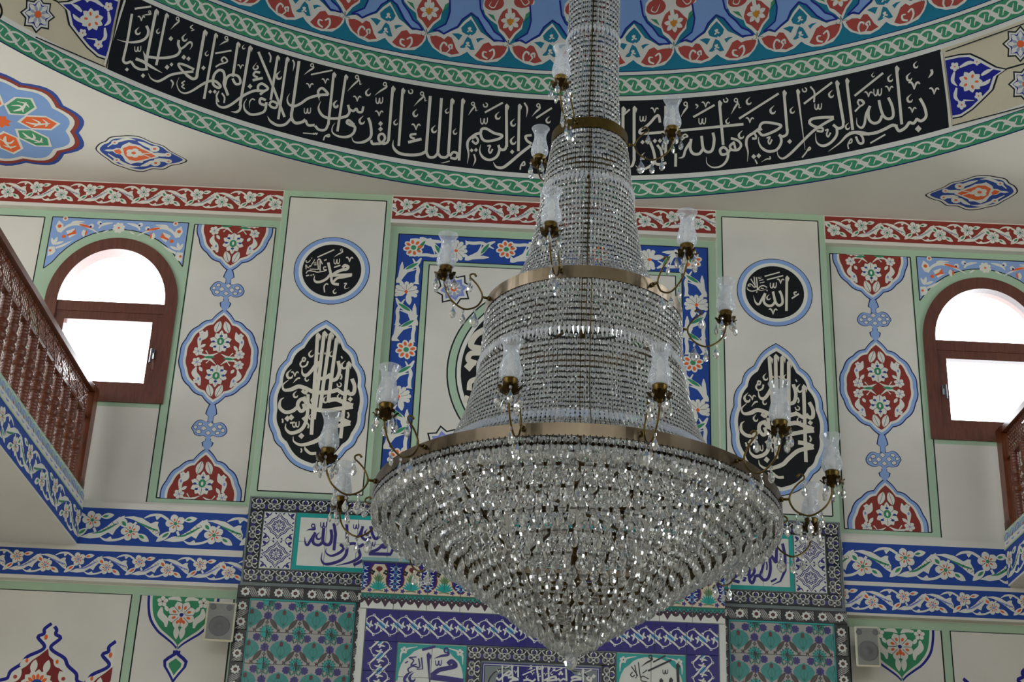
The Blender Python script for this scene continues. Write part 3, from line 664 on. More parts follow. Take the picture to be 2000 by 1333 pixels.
TXT_ALL = """l46b 948,372 942,958;s44 822,606 862,700 872,820 810,862 752,800 708,620;s44 742,804 690,862 610,862 550,790 572,650;s40> 572,650 512,760 462,842 402,800 368,686;
w1.2 715,515;v1.2 838,440;c1 628,725;l22 564,356 826,284;l22 604,416 886,344;s26 1122,628 1076,640 1088,682;s26 1158,660 1034,742;v1.4 708,965;
s20> 606,548 540,518 478,540 460,584 520,602 604,572;s18 496,560 548,572;l22 422,370 442,600;l20 380,362 402,544;l18 322,400 412,540;s18 446,530 380,544 340,502 300,488 276,520 322,524;s20> 444,590 340,614 270,582 258,540;l14 466,432 542,414;l14 480,472 562,454;w.5 480,384;q.5 428,628;q.5 606,602"""
for s in (-1, 1):
    P = Paint(wmap(12.0)); a, b = sorted((s*1.144, s*1.906)); P.z(0); rectp(P, a, b, 3.6945, 6.1093, 'green')
    a, b = sorted((s*1.182, s*1.862)); P.z(1); rectp(P, a, b, 3.8441, 6.0588, 'cream'); P.z(2); frame_line(P, rect(a, b, 3.8441, 6.0588), .008)
    P.build('painted_frame', wall_front)
    P = Paint(wmap(12.0), base=.0026); c = wxz(648, 529) if s < 0 else wxz(1513, 571.5); R_ = .262
    for i, (k, col) in enumerate(((1.0, 'ink'), (.982, 'skyblue'), (.872, 'white'), (.775, 'black'))): P.z(i); P.disc(c[0], c[1], R_*k, col, R_*k*1.01, 48)
    P.build('painted_roundel', wall_front, label='black roundel with white writing and light blue rim')
    P = Paint(lambda x, y, h: on_wall(x, y, 12.0-h), base=.0050); P.z(0)
    if s < 0: script(P, TXT_MUH, 570, 455, .11252, 'letter')
    else: script(P, TXT_ALL, 1430, 500, .11252, 'letter')
    P.build('painted_writing', wall_front)
    # pointed cartouche: traced on the first pilaster, carried over by its offset along the wall
    BX = lambda x, y: wxz(520+x*.23256, 620+y*.23256)
    tip = BX(507, 25); bot = BX(380, 1305); XC = (tip[0]+bot[0])/2
    lf = [tip]+[BX(*p) for p in [(292, 212), (168, 356), (76, 545), (24, 790), (52, 985), (122, 1098)]]+[bot]
    lf[0] = (XC, tip[1]); lf[-1] = (XC, bot[1]); lf = [(p.x, p.y) for p in lobed(lf, [-.10, -.13, -.12, -.09, -.10, -.12, -.13])]
    dx = 0 if s < 0 else wxz(1515.5, 671)[0]-XC; dz = 0 if s < 0 else wxz(1515.5, 671)[1]-tip[1]
    zc = (tip[1]+bot[1])/2
    P = Paint(lambda x, y, h: Vector((x+dx, 12.0-h, y+dz)), base=.0026)
    o_ = outline_sym(lf, XC)
    for i, (k, kz, col) in enumerate(((1.0, 1.0, 'ink'), (.98, .988, 'skyblue'), (.905, .94, 'white'), (.83, .89, 'black'))): P.z(i); P.poly(scaled(o_, XC, zc, k, kz), col)
    P.build('painted_cartouche', wall_front, label='pointed black cartouche with white writing and light blue rim')
    P = Paint(lambda x, y, h: (lambda q: Vector((q.x+dx, 12.0-h, q.z+dz)))(on_wall(x, y, 12.0)), base=.0050)
    P.z(0); script(P, TXT_BAS, 520, 620, .23256, 'letter'); P.build('painted_writing', wall_front)

# ---- centre field: blue flower frame, cream field, great black disc
def floral_frame_unit(P, T, q):
    """rosette, leaf sprays, carnation, leaf sprays down one repeat; T maps the strip's drawing grid"""
    def rosette(x, y):
        c = T(x, y); P.z(3)
        for i in range(8):
            a = 2*pi*i/8+.2; P.disc(c[0]+38*q*cos(a), c[1]+38*q*sin(a), 22*q, 'white', 17*q, 10, a)
        P.disc(c[0], c[1], 34*q, 'white'); P.z(4)
        for i in range(8):
            a = 2*pi*i/8+.2; P.disc(c[0]+36*q*cos(a), c[1]+36*q*sin(a), 14*q, 'orange', 9*q, 8, a)
        P.z(5); P.disc(c[0], c[1], 21*q, 'white'); P.z(6); P.disc(c[0], c[1], 15*q, 'leaf')
    def carnation(x, y):
        c = T(x, y); P.z(3)
        for i in range(9):
            a = radians(-25+i*230/8)
            d = (cos(a), sin(a)); e = T(x+66*d[0], y-58*d[1]); P.leaf(c, e, 34*q, 'white')
            e2 = T(x+60*d[0], y-52*d[1]); P.disc(e2[0], e2[1], 13*q, 'white', n=7)
        P.leaf(T(x+10, y+10), T(x+26, y+84), 34*q, 'white'); P.z(4); P.poly([T(x-12, y), T(x, y-14), T(x+12, y), T(x+2, y+16)], 'orange')
        for i in range(5):
            a = radians(10+i*160/4); P.pen([T(x+16*cos(a), y-16*sin(a)), T(x+52*cos(a), y-46*sin(a))], 2*q, 'ink', smooth=False)
    def spray(y, flip):
        f = lambda x, yy: T((175+(175-x)) if flip else x, y+yy); P.z(3)
        P.pen([f(*p) for p in [(240, 0), (215, 40), (160, 80), (120, 140), (118, 165)]], 30*q, 'white', .3, .9); P.pen([f(*p) for p in [(130, 30), (128, 80), (120, 130)]], 22*q, 'white', .2, .8)
        P.pen([f(*p) for p in [(190, 5), (225, 70), (222, 120), (225, 160)]], 20*q, 'white', .3, .9); P.pen([f(*p) for p in [(120, 120), (160, 90), (215, 75)]], 16*q, 'white', .9, .2)
        P.poly([f(*p) for p in [(105, 165), (150, 165), (125, 140)]], 'white'); P.poly([f(*p) for p in [(200, 165), (240, 168), (222, 140)]], 'white')
        P.z(4); P.leaf(f(150, 78), f(225, 32), 20*q, 'leaf')
    rosette(190, 130); spray(195, 0); carnation(165, 412); spray(455, 1); spray(555, 0)
P = Paint(wmap(YW)); C0 = rec(-1.15, 0)[0]; z8 = rec(0, 5.8569)[1]; zb = 3.45
fo = (rec(-1.078, 0)[0], rec(1.078, 0)[0], rec(0, 5.7978)[1]); fi = (rec(-.897, 0)[0], rec(.897, 0)[0], rec(0, 5.5921)[1]); ci = (rec(-.853, 0)[0], rec(.853, 0)[0], rec(0, 5.5625)[1])
P.z(0); rectp(P, C0, -C0, zb, z8, 'green'); P.z(1); rectp(P, fo[0], fo[1], zb, fo[2], 'blue'); P.z(2); rectp(P, fi[0], fi[1], zb, fi[2], 'green'); P.z(3); rectp(P, ci[0], ci[1], zb, ci[2], 'cream')
for k, (a, b, c) in enumerate((fo, fi, ci)): P.z(5); P.pen([(a, zb), (a, c), (b, c), (b, zb)], .009, 'ink', smooth=False)
P.build('painted_frame', wall_front)
P = Paint(wmap(YW), base=.0012); q = .345*.0036
w_ = fi[0]-fo[0]; xm = (fo[0]+fi[0])/2; PER = 640*q
for s in (-1, 1):
    for k in range(4):
        z0 = fo[2]-.105-k*PER
        T = lambda x, y: (s*(xm+(x-175)*q*.95), z0-(y-130)*q)
        P.clip = (min(s*fo[0], s*fi[0]), max(s*fo[0], s*fi[0]), zb, fo[2]); floral_frame_unit(P, T, q)
for k in range(4):
    for s in (-1, 1):
        x0 = s*(xm+.14+k*PER*.96)
        P.clip = (min(0, s*1.0), max(0, s*1.0), fi[2], fo[2]); T = lambda x, y: (x0-s*(y-412)*-q, (fo[2]+fi[2])/2+(x-175)*q*.95)
        if abs(x0) < 1.0 or k < 3: floral_frame_unit(P, T, q)
P.build('painted_flower_frame', wall_front, label='blue painted frame with white carnations and rosettes')
pl = wxz(872, 721, YW); pr_ = abs(pl[0]); zc = pl[1]
P = Paint(wmap(YW), base=.0026)
for i, (k, col) in enumerate(((1.0, 'ink'), (.985, 'green'), (.915, 'ink'), (.9, 'white'), (.86, 'black'))): P.z(i); P.disc(0, zc, pr_*k, col, n=72)
P.build('painted_disc', wall_front, label='great black disc with green rim behind the chandelier')
P = Paint(lambda x, y, h: on_wall(x, y, YW-h), base=.005); P.z(0)
script(P, "s34 870,600 800,640 770,700 830,720;s30 830,740 770,745 755,780 800,800;q.9 760,815;s28 835,880 770,900 760,950;s24 750,980 735,1020;s30 900,560 960,500 1040,470", 650, 430, .3504, 'letter')
P.build('painted_writing', wall_front)
def star8(P, c, r, z0=0):
    for k, col in ((1.0, 'ink'), (.88, 'white'), (.70, 'lilac'), (.50, 'white')):
        P.z(z0); z0 += 1; pts = []
        for i in range(16):
            a = 2*pi*i/16+.2; rr = r*k*(1 if i % 2 == 0 else .72); pts.append((c[0]+rr*cos(a), c[1]+rr*sin(a)))
        P.poly(pts, col)
    P.z(z0)
    for i in range(8):
        a = 2*pi*i/8+.2; P.leaf((c[0]+r*.16*cos(a), c[1]+r*.16*sin(a)), (c[0]+r*.5*cos(a), c[1]+r*.5*sin(a)), r*.16, 'grey')
    P.disc(c[0], c[1], r*.16, 'orange')
for px, py in ((886, 565), (866, 868)):
    c = wxz(px, py, YW)
    for s in (1, -1):
        P = Paint(wmap(YW), base=.003); star8(P, (s*c[0], c[1]), .135); P.build('painted_star', wall_front, label='white and lilac eight-petal star')
# ================================================================ CEILING PAINT AND DOME
LZ = [(60, 355), (140, 250), (250, 205), (350, 125), (540, 105), (720, 92), (950, 125), (1170, 228), (1400, 300), (1530, 400), (1700, 490), (1865, 592), (1720, 660), (1550, 690), (1400, 765), (1190, 755), (1000, 810), (800, 790), (600, 725), (420, 660), (290, 560), (150, 460)]
for s in (-1, 1):
    mp = lambda x, y, h: (lambda p: Vector((p.x if s < 0 else -p.x, p.y, p.z)))(on_level(x, y, ZC-h))
    P = Paint(mp, step=.0006); T = lambda x, y: (180+x*.1, 255+y*.1)
    cx, cy = T(930, 455)
    o_ = [(p.x, p.y) for p in catmull([T(*p) for p in LZ], 3, True)]
    for i, (k, k2, c) in enumerate(((1, 1, 'ink'), (.965, .95, 'white'), (.90, .86, 'blue'))): P.z(i); P.poly(scaled(o_, cx, cy, k, k2), c)
    P.z(3); P.poly([T(*p) for p in [(540, 370), (590, 290), (720, 230), (800, 265), (930, 290), (1020, 350), (1180, 420), (1305, 520), (1130, 560), (1000, 600), (980, 635), (880, 625), (750, 655), (650, 600), (600, 510), (550, 460)]], 'white')
    P.poly([T(*p) for p in [(235, 385), (300, 370), (400, 372), (470, 345), (560, 350), (560, 470), (470, 460), (400, 405), (320, 412)]], 'white')
    P.z(4); P.poly([T(*p) for p in [(600, 350), (720, 300), (860, 310), (960, 360), (1130, 435), (1240, 505), (1100, 545), (980, 575), (850, 600), (720, 570), (630, 480)]], 'orange'); P.poly([T(*p) for p in [(420, 390), (530, 365), (580, 430), (540, 468), (460, 440)]], 'orange')
    P.z(5); c = T(810, 440)
    for i in range(5):
        a = 2*pi*i/5; P.disc(c[0]+9*cos(a), c[1]+5*sin(a), 7, 'white', 4.2, 10)
    P.leaf(T(860, 440), T(1010, 480), 7, 'white'); P.pen([T(*p) for p in [(1000, 470), (1140, 530)]], 1.6, 'white'); P.pen([T(*p) for p in [(990, 455), (1180, 440)]], 1.6, 'white')
    P.z(6); P.disc(c[0], c[1], 4.5, 'orange', 2.6)
    for q in ([(850, 190), (700, 165), (560, 195), (420, 240), (300, 320)], [(930, 705), (760, 700), (600, 640), (470, 560), (310, 455)]): P.z(3); P.pen([T(*p) for p in q], 5, 'white', .15, .35)
    for q in ([(890, 215), (1020, 270), (1150, 330), (1200, 350)], [(940, 700), (1060, 665), (1150, 620), (1220, 620)], [(1200, 445), (1330, 475), (1480, 480)], [(1210, 560), (1380, 580), (1500, 590)]): P.z(3); P.pen([T(*p) for p in q], 6.5, 'white', .2, .8)
    for x, y, r in ((440, 235, 7), (480, 580, 7), (1220, 360, 10), (1240, 635, 10), (1480, 475, 7), (1490, 605, 7)):
        c = T(x, y); P.z(4); P.disc(c[0], c[1], r, 'white', r*.62, 10); P.z(5); P.disc(c[0], c[1], r*.35, 'orange', r*.2, 8)
    P.build('painted_lozenge', ceiling, label='blue lozenge with orange heart painted on the ceiling corner')
    # lobed medallion
    P = Paint(lambda x, y, h: Vector((s*(3.74-x), 11.275+y, ZC-h)), step=.0006); n = 10
    def lob(r, k=.26): 
        return [(p.x, p.y) for p in lobed([(r*cos(2*pi*i/n+.2), r*sin(2*pi*i/n+.2)) for i in range(n+1)], -k)][:-1]
    for i, (r, c) in enumerate(((.52, 'blue'), (.492, 'red'), (.462, 'white'), (.432, 'dome_blue'))): P.z(i); P.poly(lob(r), c)
    for i in range(8):
        a = 2*pi*i/8; d = Vector((cos(a), sin(a))); e = Vector((-d.y, d.x)); col = 'orange' if i % 2 == 0 else 'band_green'; zz = 4+2*(i % 2)
        hexa = lambda k, t: [tuple(d*(.12+k)+e*0), tuple(d*.2+e*(.085-t)), tuple(d*.33+e*(.085-t)), tuple(d*(.41-k)), tuple(d*.33-e*(.085-t)), tuple(d*.2-e*(.085-t))]
        P.z(zz); P.poly(hexa(0, 0), 'white'); P.z(zz+1); P.poly(hexa(.025, .018), col)
        P.z(zz+2); P.pen([tuple(d*.18), tuple(d*.25+e*.02), tuple(d*.34)], .022, 'white', .3, .3); P.pen([tuple(d*.22+e*.05), tuple(d*.27), tuple(d*.23-e*.045)], .018, 'white', .3, .3); P.pen([tuple(d*.30+e*.045), tuple(d*.32), tuple(d*.30-e*.045)], .016, 'white', .3, .3)
    P.z(4); P.poly([(.085*(1 if i % 2 == 0 else .7)*cos(pi*i/8), .085*(1 if i % 2 == 0 else .7)*sin(pi*i/8)) for i in range(16)], 'orange')
    P.build('painted_medallion', ceiling, label='lobed blue, red and orange medallion painted on the ceiling')
# dome shell with its painted rings
ZG = on_dome(1245, 352).z; ZB0, ZB1 = 6.311, 6.934; ZT = on_dome(760, -12).z
rows = [(6.11, 6.120, 'navyline'), (6.120, ZG-.006, 'band_green'), (ZG-.006, ZG, 'navyline'), (ZG, ZB0, 'band_white'), (ZB0, ZB1, 'black'), (ZB1, 6.970, 'band_white'), (6.970, 6.977, 'navyline'), (6.977, 7.132, 'band_green'), (7.132, 7.139, 'navyline'), (7.139, 7.165, 'band_white'), (7.165, 7.172, 'navyline'), (7.172, ZT, 'teal')]
TH0, TH1 = radians(-39.0), radians(34.6)
NS = 480; V = []; Fc = []; Mi = []; mats = []
def mid(c):
    if c not in mats: mats.append(c)
    return mats.index(c)
def ring_row(z, off=0): return [dome_pt(2*pi*i/NS+TH0, z, off) for i in range(NS)]
zs = [r[0] for r in rows]; spec = []
for a, b, c in rows:
    k = max(1, int((b-a)/.09)); spec += [(a+(b-a)*i/k, a+(b-a)*(i+1)/k, c) for i in range(k)]
top = DC.z+DR; zz = ZT
while zz < top-.05:
    nz = min(zz+.22, top-.02); spec.append((zz, nz, 'dome_blue')); zz = nz
V += ring_row(6.11)
for a, b, c in spec:
    n = len(V); V += ring_row(b)
    for i in range(NS):
        j = (i+1) % NS; Fc.append((n-NS+i, n-NS+j, n+j, n+i)); th = 2*pi*(i+.5)/NS
        Mi.append(mid('sand' if (c == 'black' and th > TH1-TH0) else c))
dome = mesh_obj('dome', V, Fc, mats, ceiling, Mi, smooth=True)
RREF = 4.6
def dmap(u, v, h): return dome_pt(u/RREF, v, h)
def braid(z0, z1, step, th_a, th_b, name):
    P = Paint(dmap, step=.0012, base=.0015); H = z1-z0; p = step*RREF; n0 = int(th_a/step); n1 = int(th_b/step)
    A = [(-.92, .30), (-.78, .58), (-.42, .84), (0, .86), (.40, .66), (.66, .42), (.74, .26)]
    barb = [(.50, .62), (.80, .48), (.76, .36), (.85, .30), (.70, .14), (.64, .40)]
    for i in range(n0, n1):
        for f in (1, -1):
            T = lambda x, y: (i*p+(x*f)*p*1.0, z0+H*(y if f > 0 else 1-y))
            P.z(0 if f > 0 else 1); P.pen([T(*q) for q in A], H*.105, 'band_white', .35, 1.0, n=3); P.poly([T(*q) for q in barb], 'band_white')
    return P.build(name, ceiling, label='green ring with white braid below the dome')
braid(6.127, ZG-.012, radians(1.55), radians(-56), radians(52), 'painted_braid')
braid(6.983, 7.126, radians(1.25), radians(-52), radians(48), 'painted_braid')
# dome ornament: one repeat traced, then turned about the dome's axis
P = Paint(lambda x, y, h: on_dome(640+x*.15, y*.15, h), step=.0016, base=.0016); P.maxedge = 110
Pp = P.poly
P.z(1); Pp([(225, 215), (240, 300), (295, 400), (400, 490), (520, 545), (640, 540), (745, 492), (785, 545), (860, 610), (980, 652), (1130, 652), (1220, 590), (1275, 520), (1290, 430), (1230, 385), (1100, 392), (1000, 300), (930, 245), (870, 130), (815, 25), (720, 90), (640, 172), (540, 205), (450, 245), (370, 192), (300, 200)], 'band_white')
P.z(2); Pp([(268, 250), (350, 245), (420, 278), (450, 305), (500, 265), (550, 290), (580, 370), (600, 440), (640, 505), (540, 515), (480, 480), (400, 460), (330, 400), (285, 330)], 'dome_red')
Pp([(838, 548), (900, 480), (960, 405), (1030, 390), (1070, 442), (1130, 438), (1210, 450), (1265, 475), (1230, 545), (1170, 600), (1070, 622), (980, 622), (900, 600)], 'dome_red')
Pp([(680, 170), (740, 115), (812, 70), (850, 130), (885, 205), (860, 255), (800, 290), (740, 262), (690, 225)], 'teal')
Pp([(555, 235), (640, 240), (692, 268), (640, 332), (608, 290)], 'teal'); Pp([(982, 338), (925, 322), (868, 330), (886, 382), (925, 352)], 'teal'); Pp([(640, 425), (700, 385), (752, 285), (800, 330), (842, 475), (790, 472), (750, 425), (690, 440)], 'teal')
P.z(3)
for q, w_ in (([(405, 470), (400, 400), (440, 345), (480, 372), (470, 390)], 26), ([(545, 440), (548, 385), (505, 395), (518, 440), (470, 485)], 24), ([(1005, 605), (950, 565), (955, 512), (1000, 520)], 26), ([(1030, 510), (1085, 490), (1092, 560), (1040, 622), (985, 640)], 26), ([(760, 270), (700, 340), (640, 410)], 28), ([(790, 270), (830, 360), (880, 470)], 28), ([(620, 380), (650, 420), (620, 410)], 14), ([(770, 460), (790, 490), (850, 490)], 22)): P.pen(q, w_, 'band_white', .8, .5)
for x, y, r in ((790, 205, 40), (755, 395, 38)):
    for a in (60, 90, 120, 200, 340): t = radians(a); P.leaf((x, y+10), (x+r*cos(t), y+10-r*1.3*sin(t)), 22, 'band_white')
# light blue strap with dark edge
L1 = [(330, 165), (480, 105), (520, 20), (560, -260), (815, -30), (700, 60), (635, 150), (550, 180), (450, 225), (395, 175)]
L2 = [(830, -30), (905, 60), (950, 150), (1000, 250), (1095, 362), (1235, 385), (1190, 320), (1110, 262), (1050, 140), (985, 50), (940, -40)]
P.z(2); Pp(L1, 'dome_blue'); Pp(L2, 'dome_blue'); Pp([(545, -60), (560, -260), (940, -260), (940, -40), (905, 40), (825, -25), (760, 10), (560, 60)], 'dome_blue')
P.z(3)
for q in ([(310, 175), (480, 105), (520, 20), (545, -60), (550, -260)], [(310, 175), (395, 182), (450, 228), (550, 182), (635, 150), (700, 60), (815, -10), (905, 60), (950, 150), (1000, 250), (1095, 365), (1240, 395)], [(1240, 395), (1190, 320), (1110, 258), (1050, 140), (985, 50), (945, -60), (940, -260)]): P.pen(q, 22, 'deepblue', smooth=False)
# red ogee above the node at the right end of the repeat
P.z(1); Pp([(1290, 440), (1230, 330), (1165, 250), (1150, 170), (1060, 95), (1000, 20), (975, -90), (1000, -200), (1080, -270), (1540, -270), (1620, -200), (1650, -90), (1620, 20), (1560, 90), (1490, 150), (1470, 250), (1380, 320)], 'band_white')
P.z(2); Pp([(1300, 372), (1235, 270), (1180, 220), (1160, 130), (1190, 60), (1230, 0), (1300, -40), (1340, -40), (1410, 0), (1455, 70), (1500, 130), (1450, 230), (1370, 290)], 'dome_red')
for x in (1135, 1500): Pp([(x+(140 if (cos(2*pi*i/14) > 0) == (x > 1300) else 118)*cos(2*pi*i/14), -110+(118 if sin(2*pi*i/14) < 0 else 88)*sin(2*pi*i/14)) for i in range(14)], 'dome_red')
Pp([(1030, 10), (1110, 40), (1140, 130), (1080, 70)], 'leaf'); Pp([(1600, 20), (1530, 60), (1500, 150), (1570, 90)], 'leaf')
P.z(3); P.pen([(1180, -150), (1120, -60), (1060, -90), (1090, -140)], 14, 'band_white', .4, .4); P.pen([(1460, -150), (1520, -60), (1580, -90), (1550, -140)], 14, 'band_white', .4, .4)
P.z(3)
for i in range(7): a = 2*pi*i/7-.22; P.leaf((1325+25*cos(a), 140+25*sin(a)), (1325+128*cos(a), 140+128*sin(a)), 62, 'band_white')
P.pen([(1270, 40), (1300, 70), (1340, 60), (1380, 80)], 20, 'band_white'); P.pen([(1322, 60), (1318, -250)], 52, 'band_white')
P.z(4); Pp([(1275, 120), (1320, 100), (1375, 120), (1345, 170), (1320, 200), (1290, 165)], 'gold')
for q in ([(1215, 430), (1235, 465), (1275, 440), (1285, 380)], [(1360, 470), (1340, 450), (1300, 440), (1290, 380)]): P.pen(q, 5, 'ink')
orn = P; DTH = radians(7.6)
vs0 = [Vector(v) for v in orn.v]; me0 = None
for k in range(-4, 9):
    R_ = Matrix.Translation(DC) @ Matrix.Rotation(-DTH*k, 4, 'Z') @ Matrix.Translation(-DC)
    if me0 is None: o = orn.build('painted_arabesque', ceiling, label='red, blue and teal arabesque painted on the dome'); me0 = o.data
    else: o = link('painted_arabesque', me0, ceiling, label='red, blue and teal arabesque painted on the dome')
    o.matrix_local = R_
